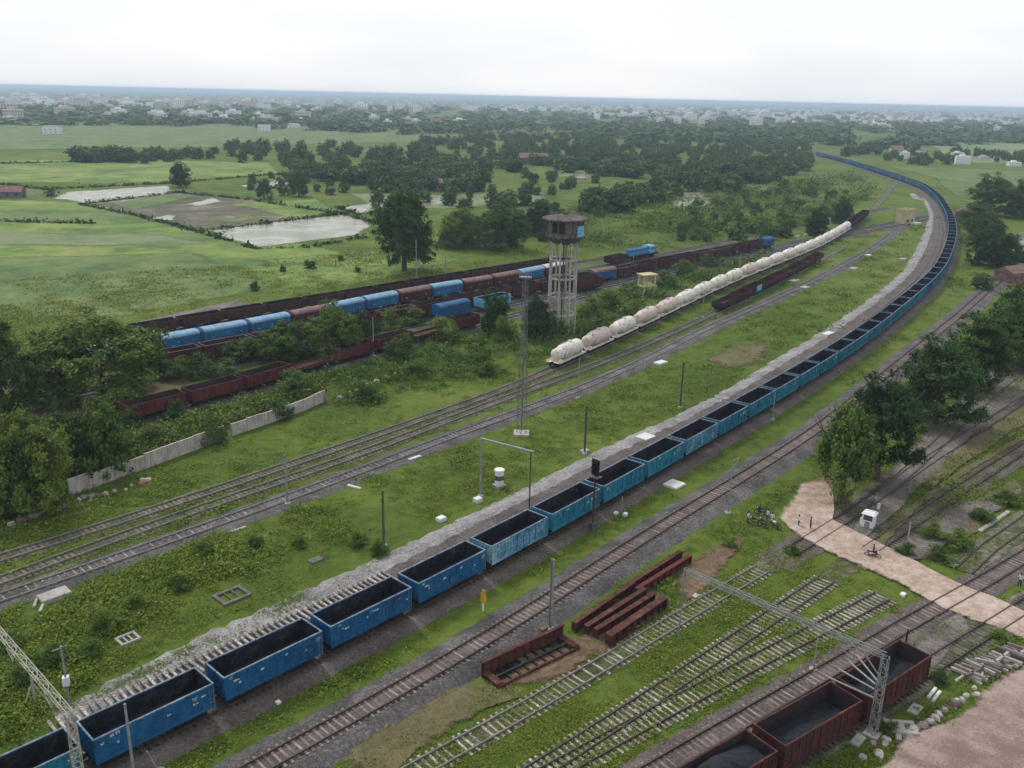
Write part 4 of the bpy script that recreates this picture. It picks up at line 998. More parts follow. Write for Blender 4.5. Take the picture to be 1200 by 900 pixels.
def portal(label, base, top, span, drop_, mat, depth=.6, zbeam=None, knee=False, ext=0.0, two=True, slim=False):
    """lattice gantry across the tracks: base = ground point of the near column"""
    X, Y = base; ang = TA.dir(60); n = np.array([-ang[1], ang[0]])                 # to the left of the train
    root = tag(empty('line_portal', (X, Y, 0), math.atan2(n[1], n[0])), label, 'gantry', 'overhead line portals')
    lattice(root, 'column', (0, 0, 0), (0, 0, top), .62, .5, 9, .036, mat)
    if two: lattice(root, 'column', (span, 0, 0), (span, 0, top), .62, .5, 9, .036, mat)
    if slim: mb = MB(); mb.bar((span, 0, 0), (span, 0, top), .08, 6); mb.build('column', mat, root)
    lattice(root, 'beam', (-ext, 0, top+.1), (span+ext*.3, 0, top+.1), depth, depth, int(span/1.1), .036, mat, (0, 1, 0), (0, 0, 1))
    for x in (0, span) if two else (0,):
        fb = MB(); fb.box(x-.6, x+.6, -.6, .6, -.1, .3); fb.build('footing', M['concrete'], root)
    k = 0
    for x in drop_:
        db = MB(); db.bar((x, 0, top-.2), (x, 0, top-1.6), .06, 5); db.bar((x, 0, top-.5), (x+1.2, 0, top-.9), .035, 5); db.bar((x, 0, top-1.5), (x+1.2, 0, top-.9), .035, 5)
        db.build('drop_arm', mat, root)
    if knee:
        kb = MB(); kb.bar((0, 0, top-2.2), (2.0, 0, top-.2), .07, 5); kb.build('knee_brace', mat, root)
    return root
# left: column just on the near side of the coal train
best = None
for z in np.linspace(4, 12, 161):
    q = np.array(G(82, 838, z)); i = np.argmin(((TA.p-q)**2).sum(1)); d = np.linalg.norm(TA.p[i]-q)
    if q[0] > TA.p[i][0] and (best is None or abs(d-2.75) < best[0]): best = (abs(d-2.75), z, q)
LPZ, LPB = best[1], best[2]
portal('pale lattice gantry over the coal train, its column at the bottom left corner', LPB, LPZ, 21, (4, 12), M['steel_yellow'], depth=.45)
q = G(1022, 862); hq = ztop(*q, 770); PSPAN = 19.3
portal('long pale lattice gantry crossing above the maroon coal wagons', q, hq, PSPAN, (2.5, 8), M['steel'], knee=True, depth=.42, two=False, slim=True)
q = G(624, 583); 
post('small weathered gantry leg standing by the white relay case', (563, 582), 513, M['steel'], r=.16, name='overhead_line_post', group=PG)
X, Y = G(563, 582); h = ztop(X, Y, 513); q2 = G(626, 529, h)
mbr = MB(); mbr.bar((0, 0, 0), (q2[0]-X, q2[1]-Y, .0), .16, 6); o = KIDS[[k for k in KIDS if bpy.data.objects.get(k) and bpy.data.objects[k].get('label', '').startswith('small weathered gantry')][0]]
r0 = o[0].parent; r0.rotation_euler = (0, 0, 0); ob = mbr.build('cross_beam', M['steel'], r0); ob.location = (0, 0, h-.1)
mbr = MB(); mbr.bar((q2[0]-X-.4, q2[1]-Y+.05, 0), (q2[0]-X-.4, q2[1]-Y+.05, h-.1), .1, 6); mbr.build('mast', M['steel_dark'], r0)
# small lattice post at far left
X, Y = G(82, 828); root = tag(empty('signal_post', (X, Y, 0), .3), 'thin post with a white box on the green verge left of the coal train', 'signal post')
h = ztop(X, Y, 757); mb = MB(); mb.bar((0, 0, -.1), (0, 0, h), .09, 6); mb.build('mast', M['steel'], root)
mb = MB(); mb.box(-.25, .25, -.25, .25, 2.2, 3.0); mb.build('box', M['white'], root)
mb = MB(); mb.bar((-.7, 0, h-.4), (.5, 0, h), .05, 5); mb.build('bracket_arm', M['steel'], root)
X, Y = G(42, 826); root = tag(empty('signal_post', (X, Y, 0), .5), 'short braced stand on a pale slab at the left edge beside the gantry beam', 'signal post')
mb = MB(); mb.bar((0, 0, 0), (0, 0, 3.0), .11, 6); mb.bar((.9, 0, 0), (.1, 0, 2.0), .07, 5); mb.bar((-.9, 0, 0), (-.1, 0, 2.0), .07, 5); mb.build('mast', M['concrete'], root)
mb = MB(); mb.box(-1.2, 1.2, -.8, .8, -.05, .12); mb.build('footing', M['concrete'], root)
# white relay case, yellow marker, small white fittings
X, Y = G(585, 570); root = tag(empty('relay_case', (X, Y, 0), .7), 'white round relay case with grey band on the grass beside the gravel', 'relay case')
h = ztop(X, Y, 550); mb = MB(); mb.rev([(0, .3), (.62, .3), (.62, h-.25), (.70, h-.2), (.70, h), (0, h+.12)], 14); mb.build('cabinet', M['white'], root)
mb = MB(); mb.rev([(.635, h*.42), (.635, h*.68)], 14); mb.build('door', M['steel_dark'], root)
mb = MB(); mb.box(-.7, .7, -.7, .7, -.05, .32); mb.build('footing', M['concrete'], root)
X, Y = G(566, 716); root = tag(empty('trackside_marker', (X, Y, 0), -.6), 'bright yellow marker board on a white foot in the grass strip', 'marker')
mb = MB(); mb.box(-.08, .08, -.08, .08, 0, .9); mb.build('post', M['white'], root)
mb = MB(); mb.add([(-.28, 0, .9), (.28, 0, .9), (.36, 0, 1.5), (.25, 0, 2.3), (0, 0, 2.5), (-.25, 0, 2.3), (-.36, 0, 1.5), (-.28, .1, .9), (.28, .1, .9), (.36, .1, 1.5), (.25, .1, 2.3), (0, .1, 2.5), (-.25, .1, 2.3), (-.36, .1, 1.5)],
                  [(0,1,2,3,4,5,6), (13,12,11,10,9,8,7)]+[(i, (i+1) % 7, 7+(i+1) % 7, 7+i) for i in range(7)]); mb.build('board', M['yellow'], root)
X, Y = G(728, 604); root = tag(empty('point_indicator', (X, Y, 0), -.6), 'thin pale post with small white lamp boxes at the foot, before the dark wagon', 'indicator')
mb = MB(); mb.bar((0, 0, 0), (0, 0, 2.6), .07, 6); mb.build('post', M['steel'], root); mb = MB(); mb.box(.3, .8, -.3, .3, 0, .5); mb.box(-.9, -.4, -.5, .1, 0, .35); mb.build('box', M['white'], root)

# ------------------------------------------------------------------ slabs, pits, blocks
SLABS = []
def slab(label, px, sx, sy, h, mat, rz=None, name='concrete_slab', cat='slab', group='concrete slabs lying about', hole=False, grid=False):
    X, Y = G(*px); SLABS.append((X, Y, max(sx, sy)*.6)); rz = math.atan2(*TA.dir(60)[::-1]) if rz is None else rz; mb = MB()
    if hole or grid:
        t = .22*min(sx, sy) if hole else .14*min(sx, sy)
        mb.box(-sx/2, sx/2, -sy/2, -sy/2+t, 0, h); mb.box(-sx/2, sx/2, sy/2-t, sy/2, 0, h); mb.box(-sx/2, -sx/2+t, -sy/2+t, sy/2-t, 0, h); mb.box(sx/2-t, sx/2, -sy/2+t, sy/2-t, 0, h)
        if hole: mb.box(-sx/2+t, sx*.12, -sy/2+t, sy/2-t, .02, h-.004)
        if grid:
            for i in (1, 2): x = -sx/2+t+(sx-2*t)*i/3; mb.box(x-.06, x+.06, -sy/2+t, sy/2-t, .02, h-.05)
    else:
        b = .06; mb.add([(-sx/2,-sy/2,0),(sx/2,-sy/2,0),(sx/2,sy/2,0),(-sx/2,sy/2,0),(-sx/2,-sy/2,h-b),(sx/2,-sy/2,h-b),(sx/2,sy/2,h-b),(-sx/2,sy/2,h-b),(-sx/2+b,-sy/2+b,h),(sx/2-b,-sy/2+b,h),(sx/2-b,sy/2-b,h),(-sx/2+b,sy/2-b,h)],
                        [(3,2,1,0),(0,1,5,4),(1,2,6,5),(2,3,7,6),(3,0,4,7),(4,5,9,8),(5,6,10,9),(6,7,11,10),(7,4,8,11),(8,9,10,11)])
    o = mb.build(name, M[mat], None, loc=(X, Y, 0), rz=rz); return tag(o, label, cat, group)
slab('bright white slab on the gravel ridge beside the coal train', (756, 516), 2.6, 2.2, .75, 'concrete_white')
slab('bright white slab on the grass between the coal train and the main track', (790, 569), 2.4, 2.2, .35, 'concrete_white')
slab('long white slab on the gravel where the train starts to bend', (970, 394), 3.6, 1.6, .8, 'concrete_white')
slab('off white slab on the grass below the tank wagons', (774, 426), 2.8, 1.6, .4, 'concrete_white', group='pale slabs')
slab('pale slab near the light blue panel wagon', (943, 338), 3, 2, .5, 'concrete')
slab('pale rubble slab between the low wagons and the cinder track', (930, 330), 4, 2, .5, 'concrete')
slab('white slab in the grass inside the bend', (1073, 263), 5, 3, .8, 'concrete_white')
slab('pale block on the grass right of the cinder track', (1000, 316), 3, 2, .6, 'concrete')
slab('rectangular sunken concrete frame in the grass below the cinder track', (272, 699), 3.2, 2.6, .25, 'concrete_dark', grid=True, name='concrete_pit', cat='pit')
slab('small gridded concrete pit cover near the bare sleepers', (150, 750), 1.9, 1.7, .25, 'concrete', grid=True, name='concrete_pit', cat='pit')
slab('cracked concrete foundation beside the cinder track at the left', (64, 700), 2.9, 1.8, .5, 'concrete', name='concrete_foundation', cat='foundation')
slab('small grey concrete cover in the weeds near the gravel edge', (370, 657), 1.6, 1.1, .2, 'concrete_dark')
slab('white plank lying below the cinder track', (415, 571), 2.2, .35, .2, 'concrete_white', rz=-.5, name='concrete_beam', cat='beam')
slab('white plank lying beside the cinder track', (486, 537), 2.2, .5, .2, 'concrete_white', name='concrete_beam', cat='beam')
slab('pale plank in the weeds above the coal train', (280, 621), 2.0, .4, .2, 'concrete', name='concrete_beam', cat='beam')
slab('upright pale stub left of the cracked foundation', (42, 708), .3, 1.6, .3, 'steel_yellow', rz=.3, name='concrete_beam', cat='beam')
slab('pale plank leaning by the cracked foundation', (50, 712), .3, 2.2, .3, 'steel_yellow', rz=.25, name='concrete_beam', cat='beam')
slab('small white block at the gravel edge below the gantry leg', (560, 588), 1.0, .9, .6, 'concrete_white', name='concrete_block', cat='block')
slab('small white block on the gravel edge left of the gantry leg', (517, 610), 1.1, .9, .5, 'concrete_white', name='concrete_block', cat='block')
slab('grey block half sunk in the gravel edge right of the relay case', (685, 530), 1.4, 1.0, .4, 'concrete', name='concrete_block', cat='block')
slab('concrete manhole block with a square hole at the yard edge', (1055, 856), 2.5, 1.7, .45, 'concrete', hole=True, name='manhole_block', cat='manhole', rz=-.1)
slab('flat grey slab in the weeds between the wagons and the yard', (1072, 832), 1.6, .9, .2, 'concrete')
slab('broken pale slab in the weeds near the gantry foot', (1005, 869), 1.5, .8, .25, 'concrete')
slab('upper of two pale sleepers lying in the weeds by the yard', (1092, 813), 1.9, .28, .25, 'concrete_white', name='concrete_beam', cat='beam')
slab('lower of two pale sleepers lying in the weeds by the yard', (1097, 817), 1.9, .28, .25, 'concrete_white', name='concrete_beam', cat='beam')
slab('pinkish stone lying by the white dotted track', (815, 700), .9, .6, .3, 'wall_pink', name='stone_block', cat='stone')
slab('reddish block at the foot of the steel post', (637, 739), .9, .6, .4, 'brick', name='stone_block', cat='stone')
slab('white lump in the grass beside the deep blue wagons', (326, 824), .4, .4, .25, 'white', name='stone_block', cat='stone')
slab('white block lying by the road edge right of the motorcycle', (1058, 698), .7, .5, .3, 'white', name='stone_block', cat='stone')
slab('pale kerb beam along the grass strip at the right edge', (1165, 612), 9, .5, .3, 'concrete', name='kerb_beam', cat='kerb', rz=.72)
slab('pale block in the grass inside the far bend', (1058, 305), 3, 2, .6, 'concrete')
for px, lab in (((1017, 300), 'white stones left of the far bend'), ((1090, 330), 'pale heap beside the outer side of the bend')):
    slab(lab, px, 2.5, 1.5, .5, 'concrete_white')
# pile of old concrete sleepers at the right edge
r = random.Random(5); pl = []
for i in range(36):
    lay, k = divmod(i, 12); bx_, by_ = G(1128+k*6.2+lay*4, 794-k*2.7-lay*3+(k % 2)*3, .27*lay)
    pl.append((bx_, by_, .27*lay))
for i, (x, y, z) in enumerate(pl):
    mb = MB(); mb.add([(-1.35,-.14,0),(1.35,-.14,0),(1.35,.14,0),(-1.35,.14,0),(-1.35,-.11,.25),(1.35,-.11,.25),(1.35,.11,.25),(-1.35,.11,.25)], [(3,2,1,0),(0,1,5,4),(1,2,6,5),(2,3,7,6),(3,0,4,7),(4,5,6,7)])
    o = mb.build('concrete_sleeper', M['slp_pink' if r.random() < .5 else 'concrete'], None, loc=(x, y, z), rz=(-.75 if i % 5 else .65)+r.gauss(0, .16))
    tag(o, 'worn concrete sleeper in the heap on the edge of the dirt yard', 'sleeper', 'heap of old concrete sleepers')
# broken stone edging along the dirt yard and rubble below the wall
def stones(pts, n, s0_, s1_, mats, label, group, seed):
    r = random.Random(seed); P = Path(GP(pts), 0)
    for i in range(n):
        q = P.at(P.L*(i+r.random()*.9)/n); s = r.uniform(s0_, s1_); mb = MB()
        vs = []
        for zz, k in ((0, 1.0), (.45, .95), (.8, .6)):
            for a in range(6): t = a*math.pi/3+r.uniform(-.25, .25); rr = s*.5*k*r.uniform(.8, 1.15); vs.append((rr*math.cos(t)*1.3, rr*math.sin(t), zz*s*.6))
        mb.add(vs, [tuple(range(5, -1, -1)), tuple(range(12, 18))]+[(b*6+a, b*6+(a+1) % 6, b*6+6+(a+1) % 6, b*6+6+a) for b in range(2) for a in range(6)])
        o = mb.build('stone_block', M[r.choice(mats)], None, loc=(q[0]+r.gauss(0, .2), q[1]+r.gauss(0, .2), 0), rz=r.random()*3); tag(o, label, 'stone', group)
stones([(1012, 890), (1040, 866), (1062, 862), (1095, 842), (1130, 818), (1150, 808)], 22, .4, 1.0, ['concrete', 'slp_pink', 'wall_pink'], 'broken stone block of the edging along the dirt yard', 'edging stones of the dirt yard', 3)
stones([(0, 622), (40, 604), (100, 586), (150, 572), (180, 560)], 20, .5, 1.3, ['wall_pink', 'concrete', 'concrete_dark', 'brick'], 'loose rubble stone below the broken concrete wall', 'rubble below the wall', 4)
stones([(395, 470), (430, 452), (470, 437)], 7, .6, 1.5, ['concrete', 'wall_cream'], 'pale rubble stone in the scrub beyond the end of the wall', 'rubble beyond the wall', 8)
stones([(900, 300), (960, 262), (1010, 232), (985, 250), (930, 285)], 14, 1, 2.2, ['concrete', 'concrete_dark'], 'pale stone in the scrub beyond the tank wagons', 'stones beyond the tanks', 9)

# concrete boundary wall of upright panels
def wall(pts, h, label, mats):
    P = Path(GP(pts), 0); root = tag(empty('boundary_wall', (*P.at(0), 0)), label, 'wall'); o0 = P.at(0)
    n = max(1, int(P.L/2.6))
    for i in range(n):
        a = P.at(P.L*i/n)-o0; b = P.at(P.L*(i+1)/n)-o0; hh = h*rnd.uniform(.88, 1.06); d = b-a; ln = np.linalg.norm(d); ang = math.atan2(d[1], d[0])
        mb = MB(); mb.box(.12, ln-.02, -.09, .09, -.1, hh); mb.box(.12, ln-.02, -.13, .13, hh, hh+.09)
        mb.build('panel', M[mats[0] if i < n*.86 else mats[1]], root, loc=(a[0], a[1], 0), rz=ang)
        mb = MB(); mb.box(-.1, .1, -.14, .14, -.1, hh+.16); mb.build('post', M['concrete'], root, loc=(a[0], a[1], 0), rz=ang)
wall([(82, 581), (160, 553), (264, 514)], 2.1, 'long weathered pinkish concrete wall left of the gap behind the grassy tracks', ('wall_pink', 'wall_pink'))
wall([(272, 511), (350, 484), (381, 470)], 1.9, 'pinkish wall section ending in a cream painted stretch', ('wall_pink', 'wall_cream'))
wall([(-20, 612), (22, 600)], 2.0, 'short grey wall fragment at the left edge under the trees', ('concrete', 'concrete'))

# ------------------------------------------------------------------ rusty girders beside the main track
def girder(a, b, h, w, label, mat='rust', plate=False):
    A = np.array(G(*a)); B = np.array(G(*b)); d = B-A; ln = np.linalg.norm(d); root = tag(empty('steel_girder', (*(A+B)/2, 0), math.atan2(d[1], d[0])), label, 'girder', 'rusty steel girders')
    mb = MB(); mb.box(-ln/2, ln/2, -.05, .05, .1, h-.1)
    for x in np.linspace(-ln/2+.2, ln/2-.2, 9): mb.box(x-.04, x+.04, *sorted((.052, w/2-.02)), .1, h-.1); mb.box(x-.04, x+.04, -w/2+.02, -.052, .1, h-.1)
    mb.build('web', M[mat], root)
    for z in (0, h-.1):
        mb = MB(); mb.box(-ln/2, ln/2, -w/2, w/2, z, z+.1 if z == 0 else h); mb.build('flange', M[mat], root)
    for sx in (-1, 1):
        mb = MB(); mb.box(*sorted((sx*ln/2, sx*(ln/2-.08))), -w/2, w/2, .1, h-.1); o = mb.build('end_plate', M[mat], root)
    return root
girder((672, 741), (742, 692), 1.15, .55, 'rusty girder at the back of the lower bundle, tilted towards the others')
girder((686, 745), (755, 700), 1.15, .55, 'rusty girder second from the back of the lower bundle')
girder((697, 749), (765, 706), 1.15, .55, 'rusty girder second from the front of the lower bundle')
girder((712, 757), (778, 711), 1.25, .8, 'wide rusty girder at the front of the lower bundle')
girder((732, 697), (797, 655), 1.1, .5, 'reddish girder at the back of the upper pair')
girder((745, 700), (808, 660), 1.1, .5, 'reddish girder at the front of the upper pair', 'oxide')
A = np.array(G(570, 797)); B = np.array(G(664, 752)); d = B-A; ln = np.linalg.norm(d)
C_ = (np.array(G(566, 792))+np.array(G(590, 812))+np.array(G(676, 765))+np.array(G(655, 745)))/4
root = tag(empty('wagon_frame', (*C_, 0), math.atan2(d[1], d[0])), 'rusty open tray frame with one tall side, lying on the bare soil', 'steel frame'); hl = 5.0; hw = 1.25
mb = MB(); mb.box(-hl, hl, hw-.08, hw, .1, 1.5); mb.box(-hl-.05, hl+.05, hw-.22, hw+.1, 1.5, 1.62)
for x in np.linspace(-hl+.2, hl-.2, 11): mb.box(x-.05, x+.05, hw-.2, hw-.08, .3, 1.5)
mb.build('side_wall', M['rust'], root)
mb = MB(); mb.box(-hl, hl, -hw, -hw+.16, .05, .45); mb.build('side_beam', M['rust'], root)
mb = MB(); mb.box(-hl, hl, -hw+.16, hw-.08, .05, .12)
for x in np.linspace(-hl+.8, hl-.8, 9): mb.box(x-.09, x+.09, -hw+.16, hw-.08, .121, .34)
mb.box(-hl+.3, hl-.3, -.12, .12, .345, .5); mb.build('floor', M['black'], root)
for sx in (-1, 1):
    mb = MB(); mb.box(*sorted((sx*hl, sx*(hl-.7))), -hw+.165, hw-.085, .35, .56); mb.build('end_platform', M['rust'], root)

for i, (a, b) in enumerate((((978, 797), (1020, 816)), ((988, 787), (1021, 806)), ((999, 779), (1023, 800)), ((1008, 773), (1026, 796)))):
    A = np.array(G(*a, 3.72)); B = np.array(G(*b, 3.72)); mb = MB(); v = B-A; A = A-v*.18; B = B+v*.1; mb.bar((0, 0, 0), (B[0]-A[0], B[1]-A[1], .02*i), .085, 5)
    o = mb.build('steel_bar', M['steel'], None, loc=(A[0], A[1], 3.72)); tag(o, 'pale steel bar lying slantwise across the top of the farthest maroon wagon', 'bar', 'bars across the maroon wagon')

# ------------------------------------------------------------------ booth, people, motorcycles
X, Y = G(1017, 618); root = tag(empty('guard_booth', (X, Y, 0), -.65), 'small white booth with grey window beside the track past the dirt road', 'booth')
mb = MB(); mb.box(-.7, .7, -.65, .65, .1, 1.15); mb.box(-.7, -.55, -.65, .65, 1.15, 1.95); mb.box(.55, .7, -.65, .65, 1.15, 1.95); mb.box(-.55, .55, .5, .65, 1.15, 1.95); mb.build('wall', M['white'], root)
mb = MB(); mb.box(-.55, .55, -.6, -.56, 1.15, 1.95); mb.build('window', M['glass'], root)
mb = MB(); mb.add([(-.85,-.8,1.95),(.85,-.8,1.95),(.85,.8,1.95),(-.85,.8,1.95),(-.6,-.5,2.2),(.6,-.5,2.2),(.6,.5,2.2),(-.6,.5,2.2)], [(3,2,1,0),(0,1,5,4),(1,2,6,5),(2,3,7,6),(3,0,4,7),(4,5,6,7)]); mb.build('roof', M['white'], root)
mb = MB(); mb.box(-.3, .3, -.685, -.652, .15, 1.05); mb.build('door', M['steel'], root)
slab('white stub post left of the white booth', (1009, 616), .35, .35, 1.2, 'white', name='stub_post', cat='post')
slab('small white post behind the white booth', (1029, 598), .3, .3, 1.0, 'white', name='stub_post', cat='post')

def skin_mesh(name, joints, edges, mats, pick, sub=1):
    me = bpy.data.meshes.new(name); me.from_pydata([j[0] for j in joints], edges, [])
    o = bpy.data.objects.new(name, me); COL.objects.link(o)
    md = o.modifiers.new('s', 'SKIN'); md.use_smooth_shade = True
    for i, j in enumerate(joints):
        sv_ = me.skin_vertices[0].data[i]; sv_.radius = (j[1], j[1] if len(j) < 3 else j[2]); sv_.use_root = (i == 0)
    m2 = o.modifiers.new('b', 'SUBSURF'); m2.levels = sub; m2.render_levels = sub
    dg = bpy.context.evaluated_depsgraph_get(); dg.update()
    nm = bpy.data.meshes.new_from_object(o.evaluated_get(dg)); nm.name = name
    bpy.data.objects.remove(o)
    nm.materials.clear()
    for k in mats: nm.materials.append(M[k])
    for f in nm.polygons: f.material_index = pick(f.center)
    return nm
def person(label, xy, rz, shirt, trouser, pose='stand', zoff=0.0, group='people by the dirt road'):
    root = tag(empty('person', (xy[0], xy[1], zoff), rz), label, 'person', group)
    st = pose != 'sit'
    hip = .92; J = []; E_ = []
    def j(p, r, r2=None, to=None):
        J.append((p, r, r2 or r)); 
        if to is not None: E_.append((to, len(J)-1))
        return len(J)-1
    pel = j((0, 0, hip), .15, .11); wa = j((0, .0, hip+.18), .135, .10, pel); ch = j((0, 0 if st else .03, hip+.42), .165, .115, wa); nk = j((0, .01, hip+.58), .055, .055, ch)
    hd = j((0, .03, hip+.66), .075, .085, nk); tp = j((0, .02, hip+.80), .07, .085, hd)
    for s in (-1, 1):
        sh = j((s*.19, 0, hip+.50), .062, .062, ch)
        if st: el = j((s*.25, .02, hip+.22), .045, .045, sh); wr = j((s*.25, .10, hip-.02), .032, .032, el); ha = j((s*.245, .13, hip-.10), .04, .022, wr); dn = (0, .02, -.07)
        else: el = j((s*.26, .16, hip+.28), .045, .045, sh); wr = j((s*.27, .40, hip+.22), .032, .032, el); ha = j((s*.27, .48, hip+.20), .04, .022, wr); dn = (0, .07, -.02)
        for q in range(4): j((s*.245+(q-1.5)*.018, J[ha][0][1]+dn[1]*(1+.1*(q % 2)), J[ha][0][2]+dn[2]*(1+.12*(q in (1, 2)))), .009, .009, ha)
        j((s*.215, J[ha][0][1]+.03, J[ha][0][2]-.01), .011, .011, ha)
        if st:
            hp_ = j((s*.09, 0, hip-.08), .095, .095, pel); kn = j((s*.11, .03*(1+s), hip-.45), .065, .065, hp_); an = j((s*.115, -.02*s, .09), .042, .042, kn); j((s*.12, .13-.02*s, .035), .04, .032, an)
        else:
            hp_ = j((s*.10, .02, hip-.06), .095, .095, pel); kn = j((s*.17, .40, hip-.12), .065, .065, hp_); an = j((s*.17, .30, hip-.52), .042, .042, kn); j((s*.17, .42, hip-.57), .04, .032, an)
    def pick(c):
        if c.z > hip+.74 or (c.z > hip+.66 and c.y < -.02): return 3
        if c.z > hip+.545 and abs(c.x) < .12: return 2
        if abs(c.x) > .205 and c.z < hip+.20 and st: return 2
        if not st and c.y > .3 and c.z > hip+.1: return 2
        return 0 if c.z > hip+.02 else 1
    link(bpy.data.objects.new('body', skin_mesh('body', J, E_, [shirt, trouser, 'skin', 'hair'], pick)), root)
    fb = MB()
    for s in (-1, 1): fb.rev([(0, -.008), (.012, 0), (0, .008)], 6, ax='y', c=(s*.03, .105, hip+.70))
    fb.box(-.022, .022, .108, .112, hip+.625, hip+.635); fb.build('eyes', M['hair'], root)
    hb = MB(); hb.rev([(0, .11), (.06, .10), (.088, .05), (.092, -.01), (.085, -.04)], 10, c=(0, .0, hip+.76)); hb.build('hair', M['hair'], root, smooth=True)
    return root
def motorcycle(label, xy, rz, paint, group='motorcycles'):
    root = tag(empty('motorcycle', (xy[0], xy[1], .02), rz), label, 'motorcycle', group)
    for y in (-.63, .63):
        mb = MB(); n = 18; 
        pr = [(.29+.045*math.cos(t), .045*math.sin(t)) for t in np.linspace(0, 2*math.pi, 7)]
        mb.rev(pr, n, ax='x', c=(0, y, .31))
        w = mb.build('wheel', M['black'], root, smooth=True)
        rb = MB(); rb.rev([(.02, -.05), (.05, -.05), (.05, .05), (.02, .05)], 8, ax='x', c=(0, y, .31))
        for k in range(8): t = k*math.pi/4; rb.bar((0, y, .31), (0, y+.27*math.cos(t), .31+.27*math.sin(t)), .008, 4)
        rb.build('rim', M['steel'], w)
    mb = MB()
    for s in (-.06, .06): mb.bar((s, .63, .31), (s, .42, .95), .02, 6); mb.bar((s, -.63, .31), (s, -.1, .40), .022, 6); mb.bar((s, -.55, .45), (s, -.45, .72), .02, 6)
    mb.bar((0, .42, .9), (0, -.05, .72), .03, 6); mb.bar((0, .40, .8), (0, .1, .30), .03, 6); mb.bar((0, .1, .30), (0, -.2, .35), .03, 6); mb.build('frame', M['black'], root)
    mb = MB(); mb.rev([(0, -.28), (.09, -.24), (.13, -.05), (.14, .1), (.09, .24), (0, .27)], 10, ax='y', c=(0, .16, .80)); mb.build('fuel_tank', M[paint], root, smooth=True)
    mb = MB(); mb.add([(-.11,-.68,.76),(.11,-.68,.76),(.11,-.08,.74),(-.11,-.08,.74),(-.12,-.70,.86),(.12,-.70,.86),(.10,-.06,.82),(-.10,-.06,.82)], [(3,2,1,0),(0,1,5,4),(1,2,6,5),(2,3,7,6),(3,0,4,7),(4,5,6,7)]); mb.build('seat', M['black'], root)
    mb = MB(); mb.box(-.12, .12, -.15, .22, .25, .52); mb.bar((.13, .1, .28), (.13, -.7, .34), .045, 8); mb.build('engine', M['steel_dark'], root)
    mb = MB(); mb.bar((-.36, .34, 1.05), (.36, .34, 1.05), .018, 6); mb.bar((0, .40, .9), (0, .36, 1.06), .03, 6); mb.build('handlebar', M['black'], root)
    mb = MB(); mb.rev([(.0, .14), (.10, .12), (.09, 0), (0, -.04)], 10, ax='y', c=(0, .48, .90)); mb.build('headlight', M['white'], root, smooth=True)
    return root
def pxy(a, b): return G(a, b)
person('person in a pale shirt and dark trousers standing left of the parked motorcycles', pxy(876, 614), -2.2, 'shirt_white', 'trouser')
person('person in white standing by the roadside right of the parked motorcycles', pxy(904, 615), 2.4, 'shirt_white', 'khaki')
person('person in white and dark blue walking on the dirt road, left of the pair', pxy(935, 618), -1.9, 'shirt_white', 'shirt_blue')
person('person in dark clothes walking on the dirt road, right of the pair', pxy(949, 621), -1.9, 'shirt_dark', 'trouser')
motorcycle('black motorcycle parked on the grass beside the person in the pale shirt', pxy(884, 615), .9, 'black')
motorcycle('black motorcycle parked closest to the person in white', pxy(894, 617), .5, 'black')
person('person in dark clothes standing behind the parked motorcycles', pxy(889, 606), 2.9, 'shirt_dark', 'trouser')
person('person in a light shirt turned towards the parked motorcycles from the road side', pxy(899, 611), 1.9, 'shirt_white', 'shirt_blue')
motorcycle('pale tanked motorcycle parked right beside the road edge', pxy(908, 619), .7, 'white')
motorcycle('dark motorcycle parked behind the other two at the road end', pxy(892, 603), 1.2, 'shirt_blue')
q = pxy(1022, 654); motorcycle('dark motorcycle with a rider crossing the dirt road', q, -2.0, 'black')
person('rider in dark clothes and pale top sitting on the motorcycle on the road', (q[0], q[1]-.0), -2.0, 'shirt_dark', 'trouser', 'sit', .02)
person('person in a white shirt standing in the grass at the right edge past the road', pxy(1194, 688), -1.0, 'shirt_white', 'trouser')
person('small person in white among the weeds of the far field', pxy(100, 360), -1.0, 'shirt_white', 'shirt_white')

